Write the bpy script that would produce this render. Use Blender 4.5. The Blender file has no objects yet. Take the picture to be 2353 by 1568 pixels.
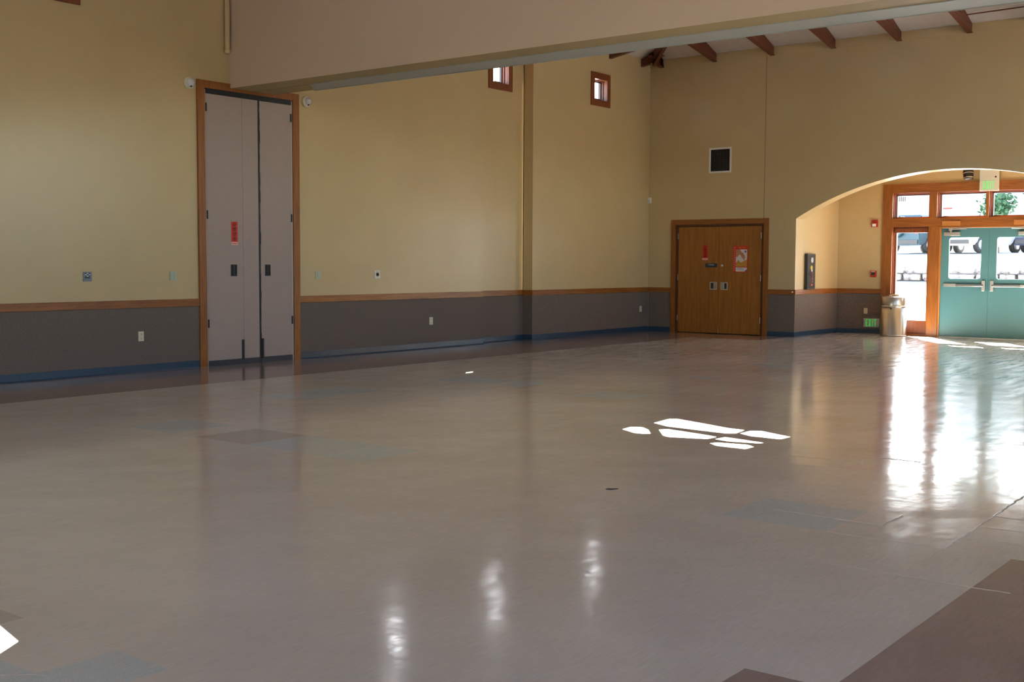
import bpy, bmesh, math, random
from mathutils import Vector, Matrix
random.seed(7)
S = bpy.context.scene
COL = S.collection
PI = math.pi

# ------------------------------------------------------------------ materials
def mat(name, col, rough=0.6, spec=0.5, metal=0.0, emit=None, estr=0.0, noise=None, bump=None, coat=0.0):
    """noise=(scale xyz, col2, detail)  bump=(scale xyz, distance)"""
    m = bpy.data.materials.new(name); m.use_nodes = True
    nt = m.node_tree; b = nt.nodes['Principled BSDF']
    b.inputs['Base Color'].default_value = (*col, 1)
    b.inputs['Roughness'].default_value = rough
    b.inputs['Specular IOR Level'].default_value = spec
    b.inputs['Metallic'].default_value = metal
    b.inputs['Coat Weight'].default_value = coat
    if emit:
        b.inputs['Emission Color'].default_value = (*emit, 1)
        b.inputs['Emission Strength'].default_value = estr
    tc = nt.nodes.new('ShaderNodeTexCoord')
    def nz(sc, det=4.0, ro=0.6):
        mp = nt.nodes.new('ShaderNodeMapping'); mp.inputs['Scale'].default_value = sc
        n = nt.nodes.new('ShaderNodeTexNoise'); n.inputs['Scale'].default_value = 1.0
        n.inputs['Detail'].default_value = det; n.inputs['Roughness'].default_value = ro
        nt.links.new(tc.outputs['Object'], mp.inputs['Vector']); nt.links.new(mp.outputs[0], n.inputs['Vector'])
        return n
    if noise:
        sc, c2 = noise[0], noise[1]
        n = nz(sc, noise[2] if len(noise) > 2 else 4.0)
        r = nt.nodes.new('ShaderNodeValToRGB')
        lo, hi = (noise[3] if len(noise) > 3 else (0.35, 0.65))
        r.color_ramp.elements[0].position = lo; r.color_ramp.elements[1].position = hi
        r.color_ramp.elements[0].color = (*col, 1); r.color_ramp.elements[1].color = (*c2, 1)
        nt.links.new(n.outputs['Fac'], r.inputs['Fac']); nt.links.new(r.outputs['Color'], b.inputs['Base Color'])
    if bump:
        n = nz(bump[0], 3.0)
        bp = nt.nodes.new('ShaderNodeBump'); bp.inputs['Strength'].default_value = 1.0; bp.inputs['Distance'].default_value = bump[1]
        nt.links.new(n.outputs['Fac'], bp.inputs['Height']); nt.links.new(bp.outputs[0], b.inputs['Normal'])
    return m

def oak(name, axis, c1=(0.33, 0.115, 0.020), c2=(0.205, 0.063, 0.010), rough=0.35):
    sc = [38, 38, 38]; sc[axis] = 2.2
    return mat(name, c1, rough=rough, noise=(tuple(sc), c2, 5.0), bump=(tuple(sc), 0.0004))

M = {}
WALLC = (0.525, 0.395, 0.205)
M['wall'] = mat('cream_wall_paint', WALLC, 0.29, 0.5, bump=((40, 40, 40), 0.0006), noise=((1.3, 1.3, 1.3), (0.55, 0.418, 0.22)))
M['beam'] = mat('beige_header', (0.56, 0.42, 0.30), 0.6, 0.3, bump=((40, 40, 40), 0.0006))  # less saturated than the wall colour
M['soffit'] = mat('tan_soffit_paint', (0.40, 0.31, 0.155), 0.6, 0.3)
M['joint'] = mat('brown_joint_filler', (0.20, 0.13, 0.06), 0.8)
M['ceil'] = mat('white_ceiling_panel', (0.55, 0.50, 0.46), 0.8, 0.2, noise=((6, 6, 6), (0.60, 0.55, 0.51)))
M['carpet'] = mat('brown_wainscot_carpet', (0.12, 0.094, 0.078), 0.95, 0.1, noise=((110, 110, 110), (0.215, 0.172, 0.145), 2.0), bump=((160, 160, 160), 0.002))
M['base'] = mat('blue_vinyl_base', (0.020, 0.050, 0.090), 0.30, 0.5, bump=((9, 9, 20), 0.004))
M['oakX'] = oak('oak_grain_sideways', 0); M['oakY'] = oak('oak_grain_along_wall', 1); M['oakZ'] = oak('oak_grain_upright', 2)
M['oakD'] = oak('oak_door_veneer', 2, (0.37, 0.145, 0.022), (0.27, 0.092, 0.012), 0.4)
M['oakDark'] = oak('dark_stop_wood', 2, (0.11, 0.028, 0.008), (0.08, 0.02, 0.006))
M['rafter'] = oak('brown_rafter_stain', 1, (0.155, 0.042, 0.018), (0.11, 0.028, 0.012), 0.5)
M['raftX'] = oak('brown_rafter_stain_cross', 0, (0.155, 0.042, 0.018), (0.11, 0.028, 0.012), 0.5)
M['winoak'] = oak('window_casing_wood', 2, (0.24, 0.065, 0.020), (0.17, 0.045, 0.014), 0.4)
M['block'] = oak('pale_oak_block', 0, (0.48, 0.20, 0.055), (0.40, 0.16, 0.04))
M['panel'] = mat('mauve_partition_fabric', (0.37, 0.285, 0.25), 0.85, 0.2, noise=((70, 70, 70), (0.42, 0.33, 0.29), 3.0))
M['black'] = mat('black_rubber', (0.010, 0.010, 0.012), 0.45, 0.4)
M['navy'] = mat('dark_navy_kick_strip', (0.020, 0.028, 0.040), 0.4, 0.5)
M['track'] = mat('pale_aluminium_track', (0.40, 0.42, 0.38), 0.6, 0.3)
M['jamb'] = mat('white_jamb_strip', (0.50, 0.45, 0.42), 0.5)
M['teal'] = mat('teal_door_paint', (0.080, 0.215, 0.238), 0.35, 0.5, bump=((20, 20, 20), 0.0004))
M['steel'] = mat('brushed_steel', (0.50, 0.475, 0.43), 0.30, 0.5, metal=1.0, bump=((2, 2, 300), 0.00015))
M['satin'] = mat('satin_nickel', (0.62, 0.60, 0.56), 0.32, 0.5, metal=0.8)
M['chrome'] = mat('dull_chrome', (0.65, 0.63, 0.60), 0.2, 0.5, metal=1.0)
M['cream'] = mat('cream_plastic', (0.62, 0.56, 0.42), 0.4)
M['ivory'] = mat('ivory_outlet_plastic', (0.66, 0.60, 0.44), 0.4)
M['paleg'] = mat('pale_green_plate', (0.42, 0.47, 0.34), 0.35)
M['white'] = mat('white_plastic', (0.75, 0.74, 0.70), 0.35)
M['dome'] = mat('milky_lens', (0.60, 0.62, 0.64), 0.12, 0.6, coat=0.5)
M['grayp'] = mat('grey_metal_plate', (0.12, 0.13, 0.15), 0.35, 0.5, metal=0.4, noise=((90, 90, 90), (0.22, 0.23, 0.26)))
M['red'] = mat('red_paper', (0.62, 0.030, 0.012), 0.6)
M['redp'] = mat('red_alarm_plastic', (0.42, 0.025, 0.015), 0.4)
M['ink'] = mat('black_ink', (0.012, 0.006, 0.005), 0.6)
M['pink'] = mat('pale_pink_paper', (0.75, 0.42, 0.36), 0.6)
M['gold'] = mat('gold_print', (0.55, 0.25, 0.03), 0.6)
M['paper'] = mat('white_paper', (0.66, 0.60, 0.56), 0.6)
M['tan'] = mat('tan_print', (0.50, 0.22, 0.10), 0.6)
M['bluep'] = mat('blue_print', (0.10, 0.12, 0.35), 0.6)
M['slate'] = mat('slate_sign_plate', (0.035, 0.042, 0.050), 0.4)
M['letter'] = mat('white_lettering', (0.8, 0.8, 0.78), 0.5)
M['green'] = mat('green_exit_letters', (0.03, 0.55, 0.10), 0.4, emit=(0.06, 1.0, 0.18), estr=0.10)
M['greend'] = mat('green_low_exit_letters', (0.02, 0.42, 0.03), 0.4, emit=(0.03, 0.9, 0.06), estr=0.06)  # emission added to brighten the letters of this unlit sign
M['signf'] = mat('exit_sign_face', (0.60, 0.60, 0.54), 0.4)
M['greyf'] = mat('grey_low_sign_face', (0.42, 0.42, 0.44), 0.4)
M['vent'] = mat('dark_vent_louvre', (0.050, 0.038, 0.030), 0.5)
M['duct'] = mat('vent_inside', (0.012, 0.010, 0.009), 0.9)
M['darkm'] = mat('dark_window_hardware', (0.035, 0.03, 0.028), 0.4)
M['cabin'] = mat('dark_bronze_cabinet', (0.035, 0.030, 0.026), 0.35)
M['lens'] = mat('smoked_cabinet_front', (0.045, 0.055, 0.060), 0.12, 0.6)
M['yellow'] = mat('yellow_label', (0.75, 0.48, 0.03), 0.5)
M['redl'] = mat('red_label', (0.75, 0.05, 0.05), 0.5)
M['conc'] = mat('pale_concrete', (0.28, 0.28, 0.28), 0.9, noise=((1.5, 1.5, 1.5), (0.25, 0.25, 0.25)))
M['asph'] = mat('pale_parking_surface', (0.19, 0.19, 0.19), 0.9)
M['stone'] = mat('grey_field_stone', (0.05, 0.05, 0.06), 0.9, noise=((5, 5, 5), (0.30, 0.29, 0.29)))
M['leaf'] = mat('green_foliage', (0.02, 0.07, 0.025), 0.8, noise=((3, 3, 3), (0.04, 0.10, 0.04)))
M['leaf2'] = mat('brown_foliage', (0.07, 0.035, 0.03), 0.8, noise=((3, 3, 3), (0.09, 0.06, 0.05)))
M['bark'] = mat('tree_bark', (0.10, 0.07, 0.05), 0.9)
M['carA'] = mat('blue_green_car_paint', (0.015, 0.045, 0.06), 0.4)
M['carB'] = mat('white_car_paint', (0.75, 0.75, 0.75), 0.3, coat=0.6)
M['carC'] = mat('navy_car_paint', (0.010, 0.015, 0.045), 0.4)
M['tyre'] = mat('tyre_rubber', (0.02, 0.02, 0.022), 0.8)
M['hub'] = mat('wheel_hub_metal', (0.6, 0.6, 0.62), 0.3, metal=0.8)
M['cglass'] = mat('dark_car_glass', (0.03, 0.04, 0.05), 0.08)
M['stucco'] = mat('pale_stucco', (0.48, 0.47, 0.45), 0.9)
M['soil'] = mat('debris_flake', (0.03, 0.02, 0.018), 0.8)

# clear pane: thin glass as reflection + straight-through transmission
g = bpy.data.materials.new('clear_window_glass'); g.use_nodes = True
nt = g.node_tree; nt.nodes.clear()
o_ = nt.nodes.new('ShaderNodeOutputMaterial'); mx = nt.nodes.new('ShaderNodeMixShader')
tr = nt.nodes.new('ShaderNodeBsdfTransparent'); gl = nt.nodes.new('ShaderNodeBsdfGlossy'); lw_ = nt.nodes.new('ShaderNodeLayerWeight'); lw_.inputs['Blend'].default_value = 0.5
pw_ = nt.nodes.new('ShaderNodeMath'); pw_.operation = 'POWER'; pw_.inputs[1].default_value = 4.0; nt.links.new(lw_.outputs['Facing'], pw_.inputs[0])
fr = nt.nodes.new('ShaderNodeMath'); fr.operation = 'MULTIPLY_ADD'; fr.inputs[1].default_value = 0.6; fr.inputs[2].default_value = 0.03; nt.links.new(pw_.outputs[0], fr.inputs[0])
gl.inputs['Roughness'].default_value = 0.02; tr.inputs['Color'].default_value = (0.97, 0.98, 0.975, 1)
nt.links.new(fr.outputs[0], mx.inputs['Fac']); nt.links.new(tr.outputs[0], mx.inputs[1]); nt.links.new(gl.outputs[0], mx.inputs[2]); nt.links.new(mx.outputs[0], o_.inputs['Surface'])
M['glass'] = g

# vinyl floor tiles: polished, slightly wavy, scuffed
def tilemat(name, c1, c2, speckle=None, rough=0.10):
    m = bpy.data.materials.new(name); m.use_nodes = True
    nt = m.node_tree; b = nt.nodes['Principled BSDF']
    tc = nt.nodes.new('ShaderNodeTexCoord')
    def N(scale, det, ro=0.6, sc3=None):
        n = nt.nodes.new('ShaderNodeTexNoise'); n.inputs['Scale'].default_value = scale; n.inputs['Detail'].default_value = det; n.inputs['Roughness'].default_value = ro
        if sc3:
            mp = nt.nodes.new('ShaderNodeMapping'); mp.inputs['Scale'].default_value = sc3[:3]; mp.inputs['Rotation'].default_value = (0, 0, sc3[3])
            nt.links.new(tc.outputs['Object'], mp.inputs['Vector']); nt.links.new(mp.outputs[0], n.inputs['Vector'])
        else:
            nt.links.new(tc.outputs['Object'], n.inputs['Vector'])
        return n
    n1 = N(0.55, 5, 0.6)
    r = nt.nodes.new('ShaderNodeValToRGB'); r.color_ramp.elements[0].position = 0.35; r.color_ramp.elements[1].position = 0.68
    r.color_ramp.elements[0].color = (*c1, 1); r.color_ramp.elements[1].color = (*c2, 1)
    nt.links.new(n1.outputs['Fac'], r.inputs['Fac'])
    out = r.outputs['Color']
    if speckle:
        v = N(160, 1)
        r2 = nt.nodes.new('ShaderNodeValToRGB'); r2.color_ramp.elements[0].position = 0.45; r2.color_ramp.elements[1].position = 0.6
        r2.color_ramp.elements[0].color = (0, 0, 0, 1); r2.color_ramp.elements[1].color = (1, 1, 1, 1)
        nt.links.new(v.outputs['Fac'], r2.inputs['Fac'])
        mxx = nt.nodes.new('ShaderNodeMixRGB'); mxx.inputs[2].default_value = (*speckle, 1)
        nt.links.new(r2.outputs['Color'], mxx.inputs[0]); nt.links.new(out, mxx.inputs[1]); out = mxx.outputs[0]
    # scuffs and fine scratches
    sc = N(1.0, 6, 0.7, (14, 1.2, 1, 0.6)); r3 = nt.nodes.new('ShaderNodeValToRGB')
    r3.color_ramp.elements[0].position = 0.40; r3.color_ramp.elements[1].position = 0.75
    r3.color_ramp.elements[0].color = (rough, rough, rough, 1); r3.color_ramp.elements[1].color = (rough + 0.10,) * 3 + (1,)
    nt.links.new(sc.outputs['Fac'], r3.inputs['Fac']); nt.links.new(r3.outputs['Color'], b.inputs['Roughness'])
    fs = N(1.0, 5, 0.75, (70, 9, 1, 1.1)); hv = nt.nodes.new('ShaderNodeMixRGB'); hv.blend_type = 'MULTIPLY'; hv.inputs[0].default_value = 1.0
    r4 = nt.nodes.new('ShaderNodeValToRGB'); r4.color_ramp.elements[0].position = 0.3; r4.color_ramp.elements[1].position = 0.7
    r4.color_ramp.elements[0].color = (0.90, 0.90, 0.90, 1); r4.color_ramp.elements[1].color = (1.06, 1.06, 1.06, 1)
    nt.links.new(fs.outputs['Fac'], r4.inputs['Fac']); nt.links.new(out, hv.inputs[1]); nt.links.new(r4.outputs['Color'], hv.inputs[2]); out = hv.outputs[0]
    nt.links.new(out, b.inputs['Base Color'])
    b.inputs['Specular IOR Level'].default_value = 0.5
    w1 = N(1.9, 2, 0.5); w2 = N(11, 3, 0.55)
    a = nt.nodes.new('ShaderNodeMath'); a.operation = 'MULTIPLY_ADD'; a.inputs[1].default_value = 0.17
    nt.links.new(w2.outputs['Fac'], a.inputs[0]); nt.links.new(w1.outputs['Fac'], a.inputs[2])
    bp = nt.nodes.new('ShaderNodeBump'); bp.inputs['Strength'].default_value = 1.0; bp.inputs['Distance'].default_value = 0.0035
    nt.links.new(a.outputs[0], bp.inputs['Height']); nt.links.new(bp.outputs[0], b.inputs['Normal'])
    return m
T_LIGHT = tilemat('beige_vinyl_tile', (0.57, 0.503, 0.43), (0.68, 0.608, 0.53))
T_DARK = tilemat('brown_vinyl_tile', (0.29, 0.205, 0.17), (0.34, 0.245, 0.21))
T_BLUE = tilemat('speckled_blue_grey_tile', (0.56, 0.56, 0.53), (0.60, 0.60, 0.57), speckle=(0.46, 0.52, 0.52))
T_MID = tilemat('taupe_vinyl_tile', (0.50, 0.43, 0.37), (0.54, 0.47, 0.41))

# ------------------------------------------------------------------ mesh helpers
class MB:
    def __init__(s): s.bm = bmesh.new(); s.mi = 0
    def _f(s, vs):
        try:
            f = s.bm.faces.new(vs); f.material_index = s.mi; return f
        except ValueError: return None
    def box(s, x0, x1, y0, y1, z0, z1):
        x0, x1 = sorted((x0, x1)); y0, y1 = sorted((y0, y1)); z0, z1 = sorted((z0, z1))
        v = [s.bm.verts.new(p) for p in ((x0,y0,z0),(x1,y0,z0),(x1,y1,z0),(x0,y1,z0),(x0,y0,z1),(x1,y0,z1),(x1,y1,z1),(x0,y1,z1))]
        for q in ((0,3,2,1),(4,5,6,7),(0,1,5,4),(1,2,6,5),(2,3,7,6),(3,0,4,7)): s._f([v[i] for i in q])
        return s
    def bbox(s, x0, x1, y0, y1, z0, z1, r):
        """bevelled box"""
        t = bmesh.new(); u = MB.__new__(MB); u.bm = t; u.mi = s.mi; MB.box(u, x0, x1, y0, y1, z0, z1)
        bmesh.ops.bevel(t, geom=list(t.edges), offset=r, segments=2, affect='EDGES', profile=0.6)
        s.merge(t); t.free(); return s
    def merge(s, t, M4=None):
        mp = {}
        for v in t.verts: mp[v] = s.bm.verts.new(M4 @ v.co if M4 else v.co)
        for f in t.faces:
            q = s._f([mp[v] for v in f.verts])
            if q: q.material_index = f.material_index if f.material_index else s.mi; q.smooth = f.smooth
    def prism(s, pts, vec):
        """closed polygon (3-D points) extruded along vec"""
        a = [s.bm.verts.new(p) for p in pts]; vec = Vector(vec)
        b = [s.bm.verts.new(Vector(p) + vec) for p in pts]
        n = len(a); s._f(a[::-1]); s._f(b)
        for i in range(n): s._f([a[i], a[(i+1) % n], b[(i+1) % n], b[i]])
        return s
    def lathe(s, c, prof, axis='Z', seg=28, smooth=True):
        """prof: list of (radius, height along axis)"""
        ax = {'X': Vector((1,0,0)), 'Y': Vector((0,1,0)), 'Z': Vector((0,0,1))}[axis] if isinstance(axis, str) else Vector(axis).normalized()
        u = ax.orthogonal().normalized(); w = ax.cross(u); c = Vector(c)
        rings = []
        for r, h in prof:
            if r < 1e-6: rings.append([s.bm.verts.new(c + ax * h)])
            else: rings.append([s.bm.verts.new(c + ax*h + (u*math.cos(2*PI*k/seg) + w*math.sin(2*PI*k/seg))*r) for k in range(seg)])
        for A, B in zip(rings, rings[1:]):
            for k in range(seg):
                k2 = (k+1) % seg
                if len(A) == 1 and len(B) == 1: continue
                if len(A) == 1: f = s._f([A[0], B[k], B[k2]])
                elif len(B) == 1: f = s._f([A[k], B[0], A[k2]])
                else: f = s._f([A[k], B[k], B[k2], A[k2]])
                if f: f.smooth = smooth
        return s
    def cyl(s, a, b, r, seg=16):
        a = Vector(a); b = Vector(b); L = (b-a).length
        return s.lathe(a, [(0,0),(r,0),(r,L),(0,L)], axis=tuple(b-a), seg=seg, smooth=False)
    def plate(s, outer, holes=()):
        """planar face with holes from loops of 3-D points"""
        es = []
        for loop in [outer] + list(holes):
            vs = [s.bm.verts.new(p) for p in loop]
            es += [s.bm.edges.new((vs[i], vs[(i+1) % len(vs)])) for i in range(len(vs))]
        r = bmesh.ops.triangle_fill(s.bm, edges=es, use_beauty=True, use_dissolve=False)
        for f in r['geom']:
            if isinstance(f, bmesh.types.BMFace): f.material_index = s.mi
        return s
    def obj(s, name, mats, parent=None, normals=True):
        if normals: bmesh.ops.recalc_face_normals(s.bm, faces=s.bm.faces)
        if parent is not None:
            off = world_loc(parent)
        else:
            xs = [v.co for v in s.bm.verts]
            lo = [min(c[i] for c in xs) for i in range(3)]; hi = [max(c[i] for c in xs) for i in range(3)]
            off = Vector(((lo[0]+hi[0])/2, (lo[1]+hi[1])/2, lo[2]))
        me = bpy.data.meshes.new(name)
        loc = off
        if parent is not None: loc = Vector((0,0,0))
        for v in s.bm.verts: v.co -= off
        s.bm.to_mesh(me); s.bm.free()
        for m in (mats if isinstance(mats, (list, tuple)) else [mats]): me.materials.append(m)
        o = bpy.data.objects.new(name, me); COL.objects.link(o)
        o.location = loc
        if parent is not None: o.parent = parent
        return o

def world_loc(o):
    l = Vector(o.location); p = o.parent
    while p is not None: l += Vector(p.location); p = p.parent
    return l
def tag(o, label, cat, group=None):
    o['label'] = label; o['category'] = cat
    if group: o['group'] = group
    return o
def struct(o): o['kind'] = 'structure'; return o
def empty(name, loc):
    o = bpy.data.objects.new(name, None); COL.objects.link(o); o.location = loc; o.empty_display_size = 0.1; return o
def thing(name, loc, label, cat, group=None): return tag(empty(name, loc), label, cat, group)
def sroot(name, loc): return struct(empty(name, loc))
def box(x0, x1, y0, y1, z0, z1): return MB().box(x0, x1, y0, y1, z0, z1)
def copy_tree(o, loc, label=None, parent=None):
    c = o.copy(); COL.objects.link(c)
    if parent is None: c.location = loc
    else: c.parent = parent
    if label: c['label'] = label
    for ch in [q for q in list(COL.objects) if q.parent == o]: copy_tree(ch, None, None, c)
    return c
def text_mesh(body, size, depth=0.0008):
    cu = bpy.data.curves.new('text', 'FONT'); cu.body = body; cu.size = size; cu.extrude = depth; cu.align_x = 'CENTER'; cu.align_y = 'CENTER'
    t = bpy.data.objects.new('text', cu); COL.objects.link(t)
    bpy.context.view_layer.update()
    me = bpy.data.meshes.new_from_object(t.evaluated_get(bpy.context.evaluated_depsgraph_get()))
    bpy.data.objects.remove(t); bpy.data.curves.remove(cu)
    bm = bmesh.new(); bm.from_mesh(me); bpy.data.meshes.remove(me)
    return bm
def add_text(mb, body, c, h, w=None, right=(1,0,0), up=(0,0,1), bold=0.0):
    """fit text to height h (and width w) centred on c"""
    bm = text_mesh(body, 1.0)
    if len(bm.verts):
        xs = [v.co.x for v in bm.verts]; ys = [v.co.y for v in bm.verts]
        W_, H_ = max(xs)-min(xs), max(ys)-min(ys); cx, cy = (max(xs)+min(xs))/2, (max(ys)+min(ys))/2
        sy = h/max(H_, 1e-6); sx = (w/W_) if w else sy
        R, U = Vector(right), Vector(up); Nn = R.cross(U)
        for v in bm.verts:
            v.co = Vector(c) + R*((v.co.x-cx)*sx) + U*((v.co.y-cy)*sy) + Nn*v.co.z
        mb.merge(bm)
    bm.free()

# ------------------------------------------------------------------ main dimensions (metres)
XL = -12.52; XR = 2.6; YF = -5.0; YB = 20.72; YE = 22.747
X2 = -12.495                      # left wall past the recess
ZW = 5.455; SL = 0.362            # wall plate height and roof slope
YR0, YR1, XREC = 15.38, 16.76, -12.71
BY0, BY1, BZ = 10.09, 10.83, 3.653
RIDX = (XL + XR) / 2
SUN = Vector((0.73, -1.03, -1.0)).normalized()    # direction the light travels

# ------------------------------------------------------------------ floor of square vinyl tiles
def build_floor():
    T = 0.3048
    xs = [XL - 0.35, -11.97, -11.665, -11.36, -11.055, -10.75]
    k = 30; v = -1.456 - T*30
    while v < XR + 0.2: xs.append(v); v += T
    ys = []; v = 5.72 - T*36
    while v < YE + 0.3: ys.append(v); v += T
    bm = bmesh.new(); rnd = random.Random(3)
    V = [[bm.verts.new((x, y, rnd.uniform(-0.0008, 0.0008))) for y in ys] for x in xs]
    blue = [(-8.55,-7.9,5.70,6.34),(-6.86,-5.79,5.70,6.34),(-9.5,-8.8,7.95,8.95),(-9.05,-8.0,10.15,10.8),(-2.93,-2.25,5.70,6.34),
            (-3.6,-3.22,2.06,2.4),(-4.2,-3.72,1.2,2.08),(-6.95,-6.3,10.1,10.5),(-7.0,-6.6,12.4,12.7),(-7.3,-6.7,14.5,14.9),(-5.3,-4.6,14.8,15.2),(-3.6,-3.2,1.76,2.06)]
    mid = [(-7.46,-6.86,5.70,6.34),(-3.3,-2.9,1.76,2.06),(-4.5,-4.1,2.06,2.4)]
    for i in range(len(xs)-1):
        for j in range(len(ys)-1):
            f = bm.faces.new((V[i][j], V[i+1][j], V[i+1][j+1], V[i][j+1]))
            cx, cy = (xs[i]+xs[i+1])/2, (ys[j]+ys[j+1])/2
            mi = 0
            if cx < -10.75: mi = 1
            if cy > 19.45 and cx < -9.3: mi = 1
            if cx > -1.456 and cy < 5.72: mi = 1
            if cx > -1.76 and cy < 3.73: mi = 1
            for (a, b, c, d) in blue:
                if a < cx < b and c < cy < d: mi = 2
            for (a, b, c, d) in mid:
                if a < cx < b and c < cy < d: mi = 3
            f.material_index = mi
    # curled, cracked seams lifting between the tiles on the right
    def ridge(x0, y0, x1, y1, h=0.0035, w=0.009):
        n = max(4, int(math.hypot(x1-x0, y1-y0)/0.05)); d = Vector((x1-x0, y1-y0, 0)).normalized(); p = Vector((-d.y, d.x, 0))
        prev = None
        for k in range(n+1):
            t = k/n; c = Vector((x0+(x1-x0)*t, y0+(y1-y0)*t, 0)) + p*rnd.uniform(-0.006, 0.006)
            hh = 1.7*h*rnd.uniform(0.35, 1.0)
            cur = [bm.verts.new(c - p*w + Vector((0,0,-0.001))), bm.verts.new(c + Vector((0,0,hh))), bm.verts.new(c + p*w + Vector((0,0,-0.001)))]
            if prev:
                for a in (0, 1): bm.faces.new((prev[a], cur[a], cur[a+1], prev[a+1]))
            prev = cur
    ridge(-1.76, 5.70, -1.81, 7.35); ridge(-2.36, 5.72, -1.76, 5.72, 0.002); ridge(-2.45, 6.03, -2.18, 6.04); ridge(-2.18, 6.03, -2.19, 6.33)
    ridge(-2.8, 6.05, -2.45, 6.04, 0.0015); ridge(-1.76, 6.03, -1.35, 6.03, 0.002); ridge(-1.78, 6.33, -1.2, 6.33, 0.002); ridge(-1.8, 6.64, -1.3, 6.64, 0.002)
    ridge(-1.765, 5.2, -1.76, 5.7, 0.0012); ridge(-2.98, 7.85, -3.6, 7.86, 0.0025); ridge(-2.98, 7.55, -3.3, 7.55, 0.002); 
    ridge(-2.7, 8.16, -3.2, 8.16, 0.002); ridge(-1.45, 7.5, -1.15, 8.4, 0.003); ridge(-2.1, 5.11, -1.3, 5.11, 0.0012); ridge(-3.55, 2.08, -3.72, 1.95, 0.0015)
    me = bpy.data.meshes.new('floor'); bm.to_mesh(me); bm.free()
    for m in (T_LIGHT, T_DARK, T_BLUE, T_MID): me.materials.append(m)
    o = bpy.data.objects.new('floor', me); COL.objects.link(o); struct(o)
build_floor()

# ------------------------------------------------------------------ left wall with its row of small high windows
WZ0, WZ1 = 4.46, 4.87
WINY = [18.89, 16.09, 13.29, 7.60, 4.80, 2.00, -0.80]
def plane_at(y): return XREC if YR0 < y < YR1 else (X2 if y > YR1 else XL)
def wall_left():
    mb = MB()
    def seg(y0, y1, z0, z1, xi): mb.box(xi - 0.20, xi, y0, y1, z0, z1)
    spans = [(YF, YR0, XL), (YR0, YR1, XREC), (YR1, YB + 0.35, X2)]
    for (a, b, xi) in spans:
        ws = sorted(w for w in WINY if a < w < b)
        seg(a, b, 0, WZ0, xi); seg(a, b, WZ1, ZW + 0.02, xi)
        y = a
        for w in ws: seg(y, w - 0.225, WZ0, WZ1, xi); y = w + 0.225
        seg(y, b, WZ0, WZ1, xi)
    for yy in (YR0, YR1): mb.box(XREC-0.20, XREC-0.001, yy-0.06, yy+0.06, 0, ZW); mb.box(XREC-0.02, XL-0.19, yy-0.05 if yy == YR0 else yy+0.001, yy-0.001 if yy == YR0 else yy+0.05, 0, ZW)
    mb.box(XREC-0.15, XL-0.19, YR1+0.001, YR1+0.06, 0, ZW)
    o = struct(mb.obj('wall_left', M['wall']))
    return o
WL = wall_left()

def rail_and_base_left():
    # chair rail, wainscot carpet and vinyl base follow the wall in runs
    runs = [(YF + 0.02, 9.56, XL), (11.29, YR0 + 0.02, XL), (YR0, YR1, XREC), (YR1, YB, X2)]
    r = MB(); c = MB(); b = MB()
    for (a, e, xi) in runs:
        r.bbox(xi, xi + 0.022, a, e, 0.800, 0.895, 0.004)
        c.box(xi, xi + 0.008, a, e, 0.095, 0.80)
        prof = [(xi, a, 0.0), (xi + 0.022, a, 0.0), (xi + 0.012, a, 0.015), (xi + 0.010, a, 0.095), (xi, a, 0.1)]
        n = max(1, int((e - a) / 1.2))
        for k in range(n):
            y0 = a + (e-a)*k/n; y1 = a + (e-a)*(k+1)/n
            b.prism([(p[0], y0, p[2]) for p in prof], (0, y1 - y0 - 0.001, 0))
    # return face of the recess
    r.bbox(XREC, X2 + 0.02, YR1 - 0.022, YR1, 0.800, 0.895, 0.003)
    c.box(XREC, X2 + 0.008, YR1 - 0.008, YR1, 0.095, 0.80)
    b.box(XREC, X2 + 0.012, YR1 - 0.012, YR1, 0.0, 0.1)
    struct(r.obj('trim_1', M['oakY']))
    c.obj('wainscot', M['carpet'], WL)
    struct(b.obj('baseboard_left', M['base']))
rail_and_base_left()

def small_window(n, yc):
    xi = plane_at(yc)
    root = sroot('window_%d' % n, (xi, yc, 4.355))
    zc0, zc1 = 4.355, 4.98; h = 0.325
    cs = MB()
    cs.box(xi, xi+0.022, yc-h, yc-0.215, zc0, zc1); cs.box(xi, xi+0.022, yc+0.215, yc+h, zc0, zc1)
    cs.box(xi, xi+0.022, yc-0.215, yc+0.215, zc0, WZ0+0.008); cs.box(xi, xi+0.022, yc-0.215, yc+0.215, WZ1-0.008, zc1)
    cs.obj('casing', M['winoak'], root)
    fr = MB(); x0, x1 = xi-0.18, xi - 0.002
    for (dx0, dx1, t) in ((x0, x1, 0.012), (x0, xi-0.07, 0.028)):
        fr.box(dx0, dx1, yc-0.225, yc-0.225+t, WZ0, WZ1); fr.box(dx0, dx1, yc+0.225-t, yc+0.225, WZ0, WZ1)
        fr.box(dx0, dx1, yc-0.225+t, yc+0.225-t, WZ0, WZ0+t); fr.box(dx0, dx1, yc-0.225+t, yc+0.225-t, WZ1-t, WZ1)
    fr.obj('frame', M['winoak'], root)
    sh = MB(); a = 0.197; xs0, xs1 = xi-0.15, xi-0.11
    sh.box(xs0, xs1, yc-a, yc-a+0.022, WZ0+0.03, WZ1-0.03); sh.box(xs0, xs1, yc+a-0.022, yc+a, WZ0+0.03, WZ1-0.03)
    sh.box(xs0, xs1, yc-a, yc+a, WZ0+0.03, WZ0+0.052); sh.box(xs0, xs1, yc-a, yc+a, WZ1-0.052, WZ1-0.03)
    sh.obj('sash', M['darkm'], root)
    MB().bbox(xi-0.11, xi-0.08, yc-0.05, yc+0.10, WZ0+0.03, WZ0+0.055, 0.004).obj('crank', M['darkm'], root)
    box(xi-0.132, xi-0.128, yc-a+0.02, yc+a-0.02, WZ0+0.05, WZ1-0.05).obj('pane', M['glass'], root)
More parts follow.
